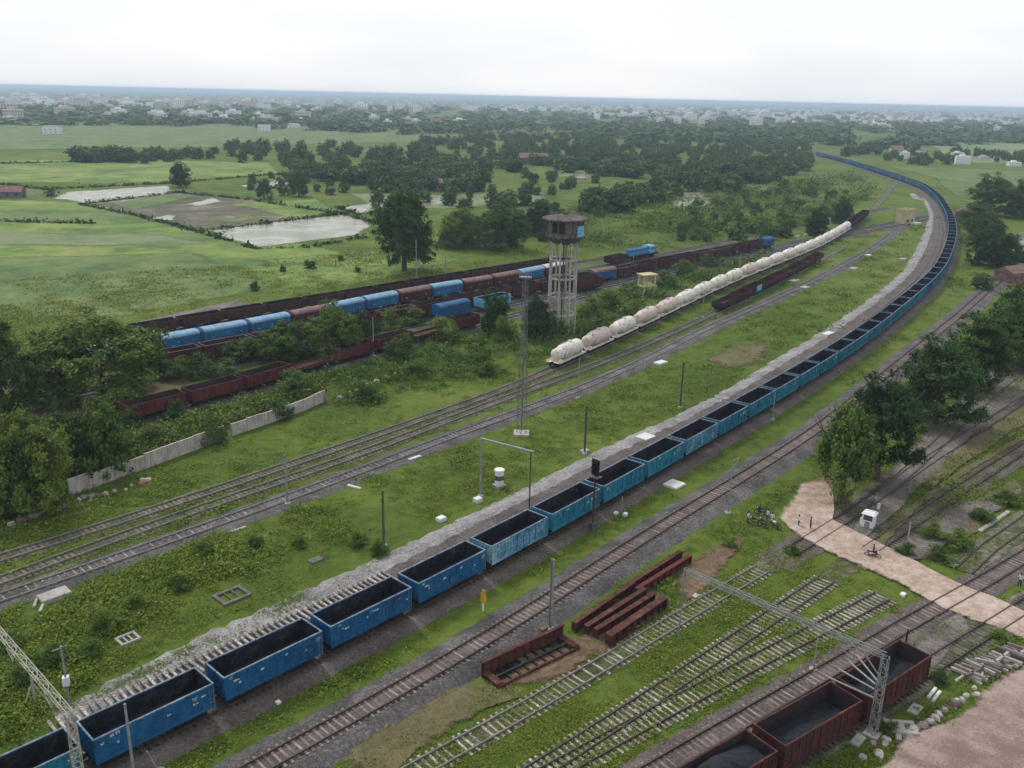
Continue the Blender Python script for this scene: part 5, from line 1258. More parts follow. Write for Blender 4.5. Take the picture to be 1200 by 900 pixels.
# ------------------------------------------------------------------ small buildings nearer by
def house(name, label, px, w, d, h, wallm, roofm, rz=0.4, roof='flat', cat='house', group=None, wins=3, zl=0):
    X, Y = G(*px); root = tag(empty(name, (X, Y, 0), rz), label, cat, group)
    mb = MB(); mb.box(-w/2, w/2, -d/2, d/2, -.1, h); wo = mb.build('wall', M[wallm], root)
    if roof == 'gable':
        mb = MB(); o = .4; e = h; rdg = h+d*.28
        mb.add([(-w/2-o,-d/2-o,e-.15),(w/2+o,-d/2-o,e-.15),(w/2+o,d/2+o,e-.15),(-w/2-o,d/2+o,e-.15),(-w/2-o,0,rdg),(w/2+o,0,rdg)], [(0,1,5,4),(2,3,4,5),(1,2,5),(3,0,4),(3,2,1,0)])
    else:
        mb = MB(); mb.box(-w/2-.25, w/2+.25, -d/2-.25, d/2+.25, h, h+.2)
        for sy in (-1, 1): mb.box(-w/2-.2, w/2+.2, *sorted((sy*(d/2+.2), sy*(d/2))), h+.2, h+.7)
        for sx in (-1, 1): mb.box(*sorted((sx*(w/2+.2), sx*(w/2))), -d/2+.01, d/2-.01, h+.2, h+.7)
    mb.build('roof', M[roofm], root)
    for fl_ in range(max(1, int(h/3.1))):
        for i in range(wins):
            x = -w/2+w*(i+.5)/wins; z = 1.0+fl_*3.1
            if z+1.2 > h: continue
            wb = MB(); wb.box(x-.55, x+.55, -d/2-.03, -d/2+.05, z, z+1.2); wb.build('window', M['glass'], root)
    db = MB(); db.box(w/2-1.6, w/2-.7, -d/2-.035, -d/2+.05, 0, 2.05) if wins < 2 else db.box(w/2-.05, w/2+.035, -.5, .5, 0, 2.05); db.build('door', M['brown'], root)
    return root
house('trackside_hut', 'beige hut standing on the grass inside the far bend of the coal train', (1060, 262), 6, 5, 6.0, 'wall_cream', 'wall_cream', .5, cat='hut', wins=2)
house('village_house', 'low brown roofed house at the left edge of the fields', (12, 231), 12, 8, 3.0, 'concrete_dark', 'tile', .2, 'gable')
house('village_house', 'reddish brick house beside the path at the right edge', (1185, 330), 9, 6, 3.4, 'brick', 'tile', .5, 'gable')
house('village_house', 'small reddish shed by the dark trees right of the bend', (1128, 258), 10, 6, 4, 'brick', 'tile', 1.0, 'gable')
house('village_house', 'pale sheds behind the lone tree at the field edge', (505, 222), 12, 8, 4, 'concrete', 'tile', .3, 'gable')
house('village_house', 'brown roofed house behind the pale field', (540, 218), 18, 9, 4, 'concrete_dark', 'tile', .1, 'gable')
house('village_house', 'brown house in the trees right of the pale field', (625, 192), 22, 12, 5, 'brick', 'tile', .1, 'gable')
house('village_house', 'white two storey house standing alone at the left beyond the fields', (62, 157), 16, 12, 8, 'white', 'concrete_white', .1)
house('village_house', 'white house with a brown roof in the middle distance left of centre', (243, 141), 16, 14, 7, 'white', 'concrete_white', .3)
house('village_house', 'white house beyond the pale band, tallest of that row', (310, 154), 14, 12, 9, 'white', 'tile', .1)
house('village_house', 'white shed roofed house right of the tallest white one', (345, 150), 18, 12, 6, 'white', 'concrete_white', .3)
house('village_house', 'white building before the dark tree belt', (515, 147), 30, 14, 8, 'white', 'tile', .1, 'gable')
house('village_house', 'pink white house with red roof left of the white building', (482, 150), 18, 12, 7, 'wall_pink', 'tile', .1, 'gable')
house('village_house', 'beige house among trees beyond the bend', (1050, 178), 13, 9, 4.5, 'wall_cream', 'tile', .1, 'gable')
house('village_house', 'white house among trees right of the bend top', (1080, 181), 10, 8, 4, 'concrete_white', 'concrete', .3)
# unfinished concrete frame near the tanks
X, Y = G(757, 346); root = tag(empty('ruined_shelter', (X, Y, 0), .5), 'small cream concrete shell on legs in the scrub left of the tank wagons', 'shelter')
for x in (-1.7, 1.7):
    for y in (-1.2, 1.2): mb = MB(); mb.box(x-.2, x+.2, y-.2, y+.2, -.1, 5.6); mb.build('pillar', M['wall_cream'], root)
for z in (2.6, 5.6): mb = MB(); mb.box(-2.3, 2.3, -1.7, 1.7, z+.001, z+.3); mb.build('slab', M['wall_cream'], root)
mb = MB(); mb.box(-1.48, 1.48, 1.1, 1.25, 2.902, 5.0); mb.box(-1.48, .2, -1.25, -1.1, 2.902, 3.9); mb.build('wall', M['wall_cream'], root)
# ------------------------------------------------------------------ vegetation
def unit(v): return v/np.maximum(1e-9, np.linalg.norm(v, axis=-1, keepdims=True))
def leaf_quads(c, n, size, rng, asp=.6):
    """c centres (k,3), n normals, size (k,) -> quads"""
    k = len(c); t = unit(np.cross(n, rng.normal(0, 1, (k, 3)))); b = np.cross(n, t); s = size[:, None]
    a = t*s; b = b*s*asp; bend = n*s*.25
    return np.stack([c-a-bend*.6, c-b+bend*.4, c+a-bend*.6, c+b+bend*.4], 1)
def crown_quads(seed, per=16, leaves=40, leaf=.048, low=5, mid=5, top=2, rl=.44, sg=.085, bot=-.45, tr=.22):
    r = np.random.default_rng(seed); out = []; lc = [(0, 0, 0)]; lr = [.7]
    for n, rad, z in ((low, .56, bot), (mid, .52, .12), (top, tr, .50)):
        a0 = r.uniform(0, 6.3)
        for i in range(n):
            a = a0+6.283*i/n+r.normal(0, .25); q = rad*r.uniform(.75, 1.2); lc.append((q*math.cos(a), q*math.sin(a), z+r.normal(0, .13))); lr.append(rl*r.uniform(.7, 1.12))
    lc = np.array(lc)
    for i in range(len(lc)):
        d = unit(r.normal(0, 1, (per, 3))); bc = lc[i]+d*lr[i]*r.uniform(.6, 1.05, (per, 1))
        for j in range(per):
            m = int(leaves*r.uniform(.5, 1.3)); p = bc[j]+r.normal(0, sg*r.uniform(.7, 1.2), (m, 3))*(1, 1, .75)
            n = unit(unit(p-lc[i])*.75+r.normal(0, .42, (m, 3))+(0, 0, .55)); out.append(leaf_quads(p, n, leaf*r.uniform(.6, 1.4, m), r))
    q = np.concatenate(out); c = q.mean(1); rr = np.percentile(np.hypot(c[:, 0], c[:, 1]), 99)
    q[:, :, :2] /= rr; z0, z1 = np.percentile(c[:, 2], 2), np.percentile(c[:, 2], 98.5); q[:, :, 2] = (q[:, :, 2]-z0)/(z1-z0)*2-1
    return q
CROWN = {k: crown_quads(40+k, low=[5, 6, 4, 5, 5][k], mid=[5, 4, 5, 6, 4][k], top=[2, 1, 3, 2, 2][k], rl=[.44, .48, .42, .40, .46][k]) for k in range(5)}
BUSH = {k: crown_quads(70+k, per=8, leaves=60, leaf=.05, low=4, mid=3, top=1, rl=.46, sg=.13, bot=-.35) for k in range(3)}
BIGC = {k: crown_quads(140+k, per=26, leaves=62, leaf=.027, low=6, mid=6, top=3, rl=.36, sg=.055) for k in range(3)}
FARC = {k: crown_quads(90+k, per=5, leaves=13, leaf=.14, low=[4, 3, 4, 5][k], mid=[5, 6, 5, 4][k], top=4, rl=.46, sg=.12, bot=-.35, tr=.42) for k in range(4)}
MESH = {}
def veg_mesh(kind, k, mat, name):
    key = (kind, k, mat)
    if key not in MESH: MESH[key] = quad_mesh(name, {'c': CROWN, 'b': BUSH, 'f': FARC, 'g': BIGC}[kind][k], M[mat])
    return MESH[key]
def trunk_mesh(seed):
    r = random.Random(seed); mb = MB(); pts = [Vector((0, 0, -.3))]; rad = .30
    top = Vector((r.uniform(-.3, .3), r.uniform(-.3, .3), 4.0)); mb.bar((0, 0, -.3), top*.5, .34, 9, r2=.25); mb.bar(top*.5, top, .25, 9, r2=.17)
    for i in range(6):
        a = i*1.05+r.uniform(-.3, .3); st = top*r.uniform(.5, .95); e = st+Vector((math.cos(a)*r.uniform(1, 2), math.sin(a)*r.uniform(1, 2), r.uniform(1.2, 2.6)))
        mb.bar(st, e, .13, 6, r2=.06); mb.bar(e, e+Vector((math.cos(a+.5), math.sin(a+.5), .9)), .06, 5, r2=.02); mb.bar(e, e+Vector((math.cos(a-.7)*.8, math.sin(a-.7)*.8, 1.1)), .055, 5, r2=.02)
    return mb.mesh('trunk', M['bark'])
TRUNK = [trunk_mesh(i) for i in range(3)]
def tree(label, px, topy, wpx, k=0, mat='leaf', name='tree', cat='tree', group=None, cb=.22, bush=False, world=None, h=None, rz=None, depth=1.0):
    X, Y = world or G(*px); dist = math.sqrt(X*X+Y*Y+CH*CH); h = h or max(.6, ztop(X, Y, topy)); w = (1 if bush else .88)*wpx*dist/FPX if wpx else h*.9
    root = tag(empty(name, (X, Y, 0), rnd.random()*6.28 if rz is None else rz), label, cat, group)
    q = (1-cb)*h/2/ (1.0 if not bush else .85); kk = ('b', k % 3) if bush else ('g', k % 3) if w > 9.5 else ('c', k % 5)
    o = link(bpy.data.objects.new('crown' if not bush else 'foliage', veg_mesh(*kk, mat, 'crown')), root)
    o.scale = (w/2/1.0, w/2*depth, q); o.location = (0, 0, h-q*.98)
    t = link(bpy.data.objects.new('trunk' if not bush else 'stem', TRUNK[k % 3]), root); s = max(.08, (h-q)/4.4); t.scale = (s*.9*(1 if not bush else .3), s*.9*(1 if not bush else .3), s)
    return root
NT = [  # right hand group
 ('round dark tree at the top of the dirt road, nearest of the roadside trees', (985, 588), 478, 76, 2, 'leaf', .2),
 ('larger dark tree just right of the nearest roadside tree', (1026, 562), 448, 104, 0, 'leaf_dark', .26),
 ('broad dark tree overhanging the branching tracks, third along the roadside row', (1096, 498), 402, 108, 3, 'leaf_dark', .14),
 ('big tree with lighter flower specks, fourth along the roadside row', (1138, 455), 374, 84, 2, 'leaf', .1),
 ('dark tree at the right edge above the branching tracks', (1182, 430), 356, 84, 1, 'leaf', .1),
 ('rounded tree at the right edge below the reddish brick house', (1194, 392), 338, 70, 4, 'leaf', .08),
 ('dark spreading tree right of the bend, largest of that clump', (1160, 252), 208, 62, 0, 'leaf_dark', .08),
 ('dark tree at the right edge behind the bend clump', (1198, 256), 214, 44, 3, 'leaf_dark', .08),
 ('dark low tree left of the large clump right of the bend', (1142, 268), 240, 46, 2, 'leaf', .06),
 ('bright rounded tree in front of the bend clump', (1150, 283), 252, 46, 1, 'leaf_bush', .06),
 ('rounded tree left of the white pond at the right edge', (1160, 312), 268, 58, 4, 'leaf', .06),
 ('dark tree beside the white pond at the right edge', (1180, 304), 276, 36, 2, 'leaf_dark', .06),
 # left thicket
 ('large dark tree hiding the left end of the covered train', (122, 470), 374, 150, 3, 'leaf', .06),
 ('dark tree between the large thicket tree and the left edge', (62, 478), 398, 70, 0, 'leaf_dark', .06),
 ('olive green tree at the left edge above the rubble', (8, 490), 378, 76, 2, 'leaf_olive', .06),
 ('leafy olive tree in the lower thicket behind the wall', (42, 596), 492, 104, 1, 'leaf_olive', .08),
 ('dark dense tree overhanging the grey wall fragment', (18, 602), 520, 70, 0, 'leaf_dark', .06),
 ('rounded greyish green tree between the lower thicket and the pinkish wall', (122, 556), 474, 78, 4, 'leaf', .06),
 ('pale olive tree behind the top of the pinkish wall', (85, 560), 488, 60, 2, 'leaf_olive', .08),
 ('dark green tree by the left end of the covered train, right side of the thicket', (170, 440), 388, 60, 1, 'leaf', .06),
 ('spreading dark tree hiding the covered train left of the second blue pair', (335, 424), 380, 84, 0, 'leaf', .05),
 ('dark tree right of the spreading tree before the covered train', (390, 420), 360, 78, 3, 'leaf', .05),
 ('bushy tree left of the spreading tree before the covered train', (285, 422), 398, 60, 2, 'leaf', .05),
 ('round dark tree left of the tall lattice mast', (580, 392), 344, 42, 1, 'leaf_dark', .05),
 ('dark tree behind the lattice mast beside the water tower legs', (628, 396), 350, 46, 0, 'leaf_dark', .05),
 ('tall lone spreading tree beyond the covered train', (474, 318), 228, 84, 1, 'leaf', .16),
 ('broad low tree right of the lone tree', (540, 290), 246, 60, 3, 'leaf', .06),
 ('dark broad tree in the grove right of the lone tree', (588, 292), 240, 76, 0, 'leaf_dark', .06),
 ('dark tree at the right end of the grove behind the water tower', (632, 276), 236, 44, 2, 'leaf_dark', .06),
 ('dark tree standing alone between the pale ponds', (212, 219), 192, 26, 4, 'leaf_dark', .1),
 ('dark tree by the far bund right of the small pond', (350, 230), 202, 28, 1, 'leaf_dark', .1),
 ('small dark tree left of the far bund pond', (310, 233), 210, 22, 2, 'leaf_dark', .1),
 ('dark tree behind the last tank wagons', (957, 276), 248, 34, 0, 'leaf_dark', .05),
 ('dark tree left of the tree behind the tank wagons', (985, 262), 234, 28, 3, 'leaf_dark', .05),
]
for lab, p, ty, w, k, mt, cbf in NT: tree(lab, p, ty, w, k, mt, cb=cbf)
# flower specks are too fine to model; shrubs in the scrub
SH = [((205, 492), 470, 26), ((250, 520), 488, 36), ((345, 462), 436, 46), ((425, 395), 368, 40), ((470, 420), 390, 46),
      ((520, 400), 374, 42), ((480, 380), 362, 44), ((455, 385), 362, 36), ((590, 400), 372, 30), ((650, 392), 366, 30), ((690, 372), 348, 40), ((715, 362), 340, 42), ((735, 352), 332, 40), ((700, 390), 366, 44), 
      ((740, 372), 352, 36), ((560, 420), 396, 40), ((240, 440), 416, 44), ((210, 445), 420, 40), ((270, 445), 424, 40), ((150, 500), 478, 36), ((180, 520), 498, 34), ((330, 490), 470, 30), 
      ((780, 335), 318, 34), ((800, 322), 306, 30), ((830, 312), 298, 26), ((430, 470), 452, 34), ((490, 440), 424, 34), ((570, 440), 424, 30),
      ((125, 738), 712, 34), ((160, 712), 695, 28), ((105, 770), 752, 30), ((210, 690), 672, 30), ((60, 780), 760, 34), ((30, 800), 782, 34), ((15, 760), 742, 30), ((240, 652), 638, 26), ((300, 640), 628, 22), ((350, 640), 628, 20), ((420, 640), 624, 24), ((445, 650), 632, 26),
      ((1090, 630), 612, 30), ((1120, 640), 622, 34), ((1150, 610), 596, 30), ((1180, 590), 574, 30), ((1100, 655), 640, 26), ((1060, 650), 636, 20), ((1170, 750), 738, 24), ((1100, 800), 786, 20), ((1040, 860), 846, 24), ((930, 650), 640, 20), ((855, 640), 630, 18)]
for i, (p, ty, w) in enumerate(SH):
    tree('leafy green shrub in the rough vegetation beside the sidings and tracks', p, ty, w*1.1, i, 'leaf_bush' if i % 3 else 'leaf', 'shrub', 'shrub', 'shrubs in the rough vegetation', cb=0, bush=True)

# scattered trees of the belts: sampled per belt, nearest ones as things, the rest as one wood
def sample(poly, n, rng):
    P = np.array(poly, float); out = []
    while len(out) < n:
        x = rng.uniform(P[:, 0].min(), P[:, 0].max(), n*3); y = rng.uniform(P[:, 1].min(), P[:, 1].max(), n*3); k = inpoly(x, y, poly)
        out += list(zip(x[k], y[k]))
    return out[:n]
rb = np.random.default_rng(21)
BELTS = [([(86, 186), (150, 184), (152, 190), (88, 192)], 20, (8, 13), 'tree in the dense clump on the left beyond the bright fields'),
         ([(150, 184), (255, 180), (255, 188), (150, 192)], 26, (6, 10), 'tree in the thin row on the left beyond the bright fields'),
         ([(252, 176), (340, 170), (560, 180), (640, 190), (600, 212), (560, 224), (440, 226), (380, 212), (330, 200), (260, 188)], 185, (7, 12), 'dark tree in the wide belt beyond the ponds'),
         ([(480, 166), (700, 158), (960, 168), (945, 200), (900, 215), (830, 218), (740, 212), (640, 200)], 470, (7, 12), 'dark tree in the wood at the centre of the plain'),
         ([(690, 236), (760, 226), (790, 205), (870, 208), (880, 226), (800, 226), (740, 250), (690, 252)], 70, (7, 11), 'tree in the grove behind the water tower'),
         ([(510, 270), (640, 250), (660, 270), (640, 286), (520, 292)], 26, (4, 8), 'low tree in the grove right of the lone tree'),
         ([(780, 260), (860, 220), (960, 215), (1000, 232), (985, 262), (900, 282), (800, 285)], 95, (2.5, 6), 'small tree in the open scrub left of the far bend'),
         ([(430, 222), (640, 205), (900, 212), (860, 228), (700, 255), (520, 250), (440, 246)], 60, (4, 9), 'scattered tree among the pale fields and scrub beyond the water tower'),
         ([(260, 210), (420, 205), (440, 228), (330, 232), (270, 228)], 14, (4, 8), 'tree along the bunds between the ponds'),
         ([(0, 140), (620, 140), (640, 150), (300, 146), (0, 148)], 150, (7, 12), 'tree along the pale band before the town'),
         ([(1000, 170), (1080, 178), (1200, 182), (1200, 196), (1080, 196), (1010, 182)], 60, (6, 11), 'tree around the houses right of the far bend'),
         ([(980, 185), (1060, 160), (1200, 155), (1200, 168), (1080, 172)], 110, (8, 12), 'tree of the wood beyond the far bend'),
         ([(1130, 330), (1200, 300), (1200, 320), (1150, 345)], 6, (3, 6), 'small tree beside the brick house on the right'),
         ([(180, 320), (440, 300), (470, 318), (300, 345), (180, 350)], 5, (2, 3.2), 'small bush tree in the bright field before the covered train')]
allt = []
for poly, n, (h0, h1), lab in BELTS:
    for (x, y) in sample(poly, n, rb):
        X, Y = G(x, y); h = rb.uniform(h0, h1)*.84; allt.append((h/math.hypot(X, Y), X, Y, h, lab))
for band, n in (([(0, 122), (620, 126), (1200, 134), (1200, 150), (980, 160), (700, 156), (480, 158), (0, 140)], 620), ([(620, 150), (980, 152), (1000, 172), (700, 162)], 160), ([(1040, 145), (1200, 150), (1200, 160), (1060, 165)], 60)):
    for (x, y) in sample(band, n, rb):
        X, Y = G(x, y); allt.append((0, X, Y, rb.uniform(8, 14), None))
allt.sort(key=lambda t: -t[0])
n_ind = 300-len(NT)
for (v, X, Y, h, lab) in allt[:n_ind]:
    k = rb.integers(4); me = veg_mesh('f', int(k), 'leaf_far' if rb.random() < .7 else 'leaf_dark', 'tree')
    o = link(bpy.data.objects.new('tree', me)); w = h*rb.uniform(.55, .95); o.scale = (w, w*rb.uniform(.8, 1.1), h*.46); o.location = (X, Y, h*.46); o.rotation_euler = (0, 0, rb.uniform(0, 6.3)); tag(o, lab, 'tree', lab.replace('tree', 'trees', 1))
rest = []
for (v, X, Y, h, lab) in allt[n_ind:]:
    q = FARC[int(rb.integers(4))]; far = math.hypot(X, Y)
    if far > 1200:
        q = q[rb.permutation(len(q))[:90]]; w = rb.uniform(8, 16)*(1+far/2500); hh = h*.55; grow = 1.6
        c = q.mean(1, keepdims=True); q = c+(q-c)*grow
    else: w = h*rb.uniform(.48, .80); hh = h*.55
    a = rb.uniform(0, 6.3); R_ = np.array([[math.cos(a), -math.sin(a), 0], [math.sin(a), math.cos(a), 0], [0, 0, 1]])
    rest.append((q*np.array([w, w, hh]))@R_.T+np.array([X, Y, h*.42]))
o = link(bpy.data.objects.new('distant_woodland', quad_mesh('distant_woodland', np.concatenate(rest), M['leaf_far'])))
tag(o, 'hazy dark woodland spread across the far plain', 'woodland', None, 'stuff')

# hedges along the field bunds: dark scrub lines
def bund(lines, name, dens, size, mat, label):
    out = []
    for ln in lines:
        P = Path(GP(ln), 0); n = int(P.L*dens)
        for s in np.linspace(0, P.L, n):
            p = P.at(s); sz = size*rb.uniform(.4, 1.5)
            if rb.random() < .25: continue
            m = 14; c = np.c_[p[0]+rb.normal(0, sz*.7, m), p[1]+rb.normal(0, sz*.7, m), np.abs(rb.normal(0, sz*.45, m))+.1]
            out.append(leaf_quads(c, unit(rb.normal(0, .6, (m, 3))+(0, 0, .6)), sz*rb.uniform(.3, .6, m), rb))
    o = link(bpy.data.objects.new(name, quad_mesh(name, np.concatenate(out), M[mat]))); tag(o, label, 'scrub', None, 'stuff')
bund([[(95, 240), (160, 253), (236, 273), (300, 292), (360, 290), (430, 278)], [(235, 271), (300, 264), (404, 250)], [(60, 222), (200, 215), (330, 204), (420, 196)], [(0, 216), (60, 223), (60, 231)], [(300, 236), (400, 251), (440, 262)], [(208, 226), (300, 235)], [(0, 192), (90, 190)], [(0, 260), (110, 262)],
      [(100, 239), (208, 226)], [(330, 204), (345, 217), (300, 224)], [(395, 243), (420, 252), (470, 244)]], 'bund_scrub', .8, 1.1, 'leaf_dark', 'dark scrub lines along the bunds between the fields and ponds')

# low weeds and tall grass over the open ground
gx0, gy0, cs = -220, 40, .5; NX, NY = 1300, 1300; occ = np.zeros((NY, NX), bool)
def block(path, r, a=0, b=None):
    for p in path.p[::1]:
        if not (gx0+5 < p[0] < gx0+NX*cs-5 and gy0+5 < p[1] < gy0+NY*cs-5): continue
        i, j = int((p[0]-gx0)/cs), int((p[1]-gy0)/cs); k = int(r/cs+.99); yy, xx = np.mgrid[-k:k+1, -k:k+1]; m = xx*xx+yy*yy <= (r/cs)**2
        occ[max(0, j-k):j+k+1, max(0, i-k):i+k+1] |= m[max(0, k-j):, max(0, k-i):]
for p_, r_ in ((TA, 3.4), (TA2, 2.6), (TA.off(-3.2), 2.6), (TA.off(-6.6), 1.5), (TB, 4.0), (TC, .3), (TD, .4), (TD2, .4), (TE, 2.2), (TF, 2.0), (TH, 2.2), (TG3, 2.4), (TG2, 1.4), (TG1, 1.5), (TJ, 1.6), (TK, 1.6), (TL, 1.6), (TN, 1.6), (TM, 1.6), (gl, 1.0)): block(p_, r_)
for X, Y, r_ in SLABS:
    if X > gx0+5 and Y < 600: block(Path([(X-.5, Y-.5), (X, Y), (X+.5, Y+.5)], 0), max(.9, r_))
no_px = [ROADPX, YARDPX, [(236, 272), (300, 262), (408, 251), (440, 262), (425, 276), (300, 291)], [(98, 238), (215, 222), (300, 233), (402, 250), (300, 264), (236, 271)], [(800, 655), (850, 628), (880, 626), (868, 650), (835, 690), (800, 705)], [(570, 812), (605, 772), (690, 740), (780, 695), (800, 700), (720, 765), (640, 802)]]
def weeds(n, poly, s0_, s1_, hgt, m, mat, name, label, thr=None, seed=1):
    m = int(m*1.7)
    r = np.random.default_rng(seed); pts = np.array(sample(poly, n, r)); keep = np.ones(len(pts), bool)
    for q in no_px: keep &= ~inpoly(pts[:, 0], pts[:, 1], q)
    pts = pts[keep]; xs = []; ys = []
    W_ = np.array([G(a, b) for a, b in pts]); i = ((W_[:, 0]-gx0)/cs).astype(int); j = ((W_[:, 1]-gy0)/cs).astype(int)
    ok = (i >= 0) & (i < NX) & (j >= 0) & (j < NY); oc = np.zeros(len(W_), bool); oc[ok] = occ[j[ok], i[ok]]; W_ = W_[~oc]
    d = np.hypot(W_[:, 0], W_[:, 1]); nz = np.sin(W_[:, 0]*.11+1.3*np.sin(W_[:, 1]*.07))+np.sin(W_[:, 1]*.13+1.7*np.sin(W_[:, 0]*.09))+.8*np.sin(W_[:, 0]*.37+W_[:, 1]*.29)
    sel = r.random(len(W_)) < 1/(1+np.exp(-(nz-(thr or 0))*1.6)); W_ = W_[sel]; d = d[sel]; k = len(W_)
    sz = r.uniform(s0_, s1_, k)*(.45+.55*d/80)*np.exp(r.normal(0, .25, k))
    c = np.repeat(W_, m, 0); s = np.repeat(sz, m); 
    C = np.c_[c[:, 0]+r.normal(0, .42, len(c))*s, c[:, 1]+r.normal(0, .42, len(c))*s, np.abs(r.normal(0, .5, len(c)))*s*hgt+.05]
    nm = unit(r.normal(0, .6, (len(c), 3))+(0, 0, 1.1)); q = leaf_quads(C, nm, s*r.uniform(.06, .135, len(c)), r, .5)
    o = link(bpy.data.objects.new(name, quad_mesh(name, q, M[mat]))); tag(o, label, 'ground cover', None, 'stuff')
NEAR = [(-40, 620), (200, 540), (400, 480), (640, 410), (800, 330), (1000, 260), (1120, 240), (1240, 420), (1240, 940), (-40, 940)]
weeds(30000, NEAR, .45, 1.0, .22, 22, 'weed', 'tall_grass', 'tall grass and weeds over the open ground between the tracks', -.2, 3)
weeds(6500, NEAR, .7, 1.4, .32, 30, 'weed_dark', 'weed_patches', 'patches of rank dark green weeds between the tracks', 1.0, 4)
weeds(4200, [(-20, 700), (60, 715), (130, 680), (200, 650), (330, 600), (430, 588), (400, 640), (300, 668), (200, 690), (190, 728), (110, 745), (100, 800), (-20, 880)], .6, 1.4, .38, 34, 'weed', 'weed_patches', 'rank bright weeds on the green verge left of the coal train', -.4, 5)
weeds(900, [(100, 530), (260, 482), (320, 464), (383, 440), (380, 458), (263, 498), (80, 565)], .8, 1.7, .5, 34, 'leaf_bush', 'scrub', 'thick green scrub between the rusty wagons and the wall', -.8, 6)
weeds(800, [(383, 440), (480, 408), (560, 385), (640, 395), (720, 350), (900, 292), (920, 300), (780, 350), (640, 425), (520, 455), (430, 478), (395, 478)], .8, 1.8, .5, 34, 'leaf_bush', 'scrub', 'thick green scrub between the water tower and the grassy tracks', -.6, 16)
weeds(6000, [(-20, 330), (300, 310), (440, 290), (720, 270), (980, 225), (1010, 240), (900, 285), (650, 310), (400, 345), (150, 380), (-20, 420)], .5, 1.2, .12, 14, 'weed', 'field_grass', 'rough grass of the fields beyond the covered train', 0, 7)
weeds(2600, [(640, 250), (1000, 205), (1030, 225), (960, 265), (760, 290), (660, 290)], .7, 1.7, .5, 22, 'leaf_bush', 'scrub', 'loose green scrub behind the blue locomotive', .2, 8)
weeds(5200, [(470, 900), (640, 800), (830, 690), (930, 640), (1050, 680), (950, 750), (860, 800), (690, 900)], .35, .75, .25, 20, 'weed', 'tall_grass', 'grass growing through the white sleepers of the yard', -.5, 18)

# ------------------------------------------------------------------ the town on the horizon
def town_mat():
    m, t, b = base('town_wall', .9, .1); oi = t.nodes.new('ShaderNodeObjectInfo')
    r = ramp_node(t, [(0, (.76, .75, .73)), (.3, (.60, .52, .48)), (.5, (.80, .80, .80)), (.8, (.50, .44, .42)), (.9, (.82, .82, .82))]); r.color_ramp.interpolation = 'CONSTANT'
    t.links.new(oi.outputs['Random'], r.inputs['Fac']); t.links.new(r.outputs[0], b.inputs['Base Color']); return m
M['town_wall'] = town_mat()
def town_mesh(seed):
    r = random.Random(seed); mb = MB(); w, d, h = r.uniform(10, 26), r.uniform(9, 16), r.choice([7, 7.5, 10.5, 13.5]); mb.box(-w/2, w/2, -d/2, d/2, 0, h, 0); mb.box(-w/2-.3, w/2+.3, -d/2-.3, d/2+.3, h, h+.3, 2)
    mb.box(-w/4, w/8, -d/4, d/4, h+.3, h+3, 0)
    if r.random() < .5: mb.box(w*.3, w*.3+2, 0, 2, h+.3, h+2.2, 1)
    for f in range(int(h/3.2)):
        for i in range(int(w/3.2)): x = -w/2+1.6+i*3.1; mb.box(x-.6, x+.6, -d/2-.04, -d/2+.05, .9+3.2*f, 2.3+3.2*f, 1)
        for i in range(int(d/3.2)): y = -d/2+1.6+i*3.1; mb.box(-w/2-.04, -w/2+.05, y-.6, y+.6, .9+3.2*f, 2.3+3.2*f, 1)
    return mb.mesh('building', [M['town_wall'], M['glass'], M['concrete_white']])
TM_ = [town_mesh(i) for i in range(7)]
rt = np.random.default_rng(77)
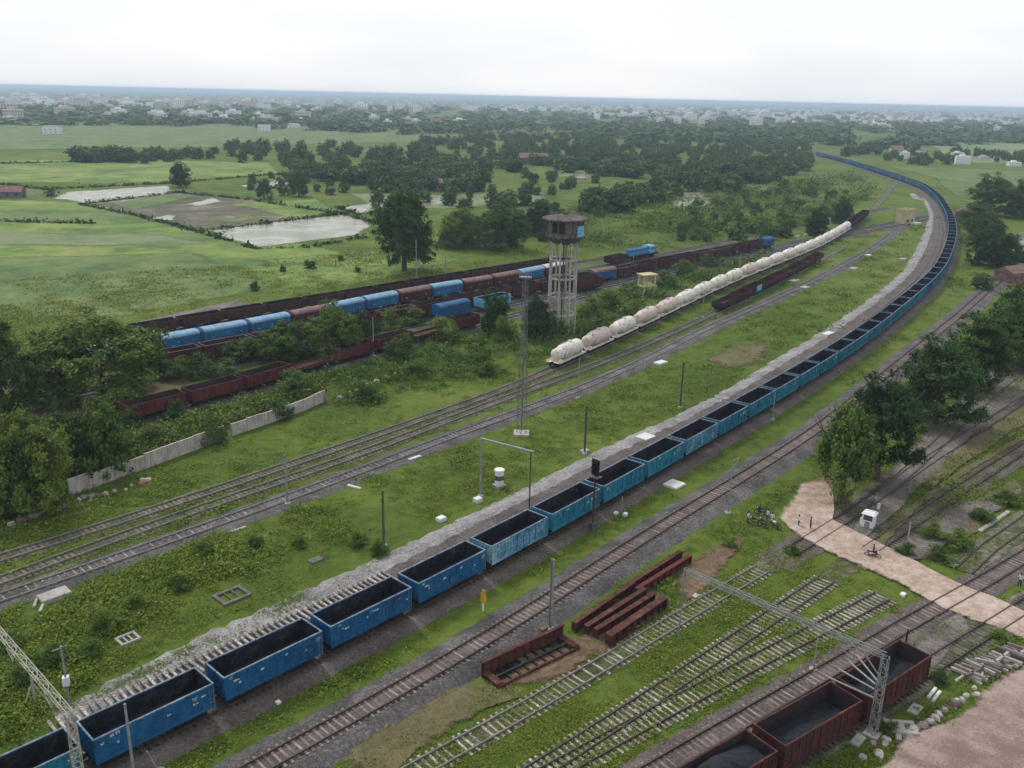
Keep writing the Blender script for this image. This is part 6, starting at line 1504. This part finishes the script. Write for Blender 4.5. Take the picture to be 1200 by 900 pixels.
for poly, n, sc, lab, grp in (([(0, 118), (110, 117), (460, 122), (620, 126), (620, 134), (400, 131), (120, 128), (0, 128)], 80, (1.0, 2.3), 'pale hazy building in the town strip along the left horizon', 'buildings of the left horizon town'),
                        ([(620, 126), (1000, 126), (1200, 132), (1200, 142), (960, 140), (700, 138)], 120, (1.0, 2.0), 'pale hazy building in the town along the right horizon', 'buildings of the right horizon town'),
                        ([(700, 138), (1000, 140), (1200, 142), (1200, 156), (1020, 158), (980, 150), (760, 146)], 45, (.8, 1.3), 'small pale house at the near edge of the right hand town', 'houses at the near edge of the town'),
                        ([(0, 134), (120, 134), (400, 140), (560, 142), (560, 148), (300, 146), (0, 144)], 26, (.8, 1.3), 'white house among the trees before the left horizon town', 'houses before the left horizon town'),
                        ([(1040, 178), (1110, 182), (1200, 190), (1200, 196), (1080, 190), (1040, 186)], 5, (.4, .6), 'pale house among trees right of the far bend', 'houses right of the far bend')):
    for (x, y) in sample(poly, n, rt):
        X, Y = G(x, y); o = link(bpy.data.objects.new('building', TM_[int(rt.integers(7))])); s = rt.uniform(*sc); o.scale = (s, s, min(s, 1.6)); o.location = (X, Y, -.1); o.rotation_euler = (0, 0, rt.uniform(-.5, .9)); tag(o, lab, 'building', grp)

tm2, t_, b_ = base('town_far', .9, .1); g_ = t_.nodes.new('ShaderNodeNewGeometry')
r_ = ramp_node(t_, [(0, (.74, .73, .71)), (.3, (.56, .48, .44)), (.5, (.80, .80, .80)), (.75, (.42, .37, .35)), (.9, (.82, .82, .83))]); r_.color_ramp.interpolation = 'CONSTANT'
t_.links.new(g_.outputs['Random Per Island'], r_.inputs['Fac']); t_.links.new(r_.outputs[0], b_.inputs['Base Color'])
mb = MB()
for poly, n in (([(0, 117), (460, 122), (1200, 131), (1200, 137), (620, 131), (0, 126)], 420), ([(640, 130), (1200, 136), (1200, 147), (980, 146), (700, 140)], 230)):
    for (x, y) in sample(poly, n, rt):
        X, Y = G(x, y); w = rt.uniform(8, 26); d = rt.uniform(8, 16); h = rt.choice([4, 7, 10, 14]); a = rt.uniform(-.5, .9); c_, s_ = math.cos(a), math.sin(a)
        q = [(X+c_*u-s_*v, Y+s_*u+c_*v) for u, v in ((-w/2, -d/2), (w/2, -d/2), (w/2, d/2), (-w/2, d/2))]
        mb.add([(u, v, -.1) for u, v in q]+[(u, v, h) for u, v in q], [(0,1,5,4), (1,2,6,5), (2,3,7,6), (3,0,4,7), (4,5,6,7)])
tag(mb.build('distant_town', tm2), 'mass of tiny pale houses of the hazy town all along the horizon', 'town', None, 'stuff')

# ------------------------------------------------------------------ air
hm = bpy.data.materials.new('haze'); hm.use_nodes = True; t = hm.node_tree; t.nodes.clear()
ho = t.nodes.new('ShaderNodeOutputMaterial'); pv = t.nodes.new('ShaderNodeVolumePrincipled')
pv.inputs['Color'].default_value = (.66, .82, 1.0, 1); pv.inputs['Density'].default_value = .00016; pv.inputs['Anisotropy'].default_value = .2
t.links.new(pv.outputs[0], ho.inputs['Volume'])
mb = MB(); mb.box(-31000, 31000, -31000, 31000, -1.0, 54.0); o = mb.build('haze', hm); tag(o, None, None, None, 'stuff')
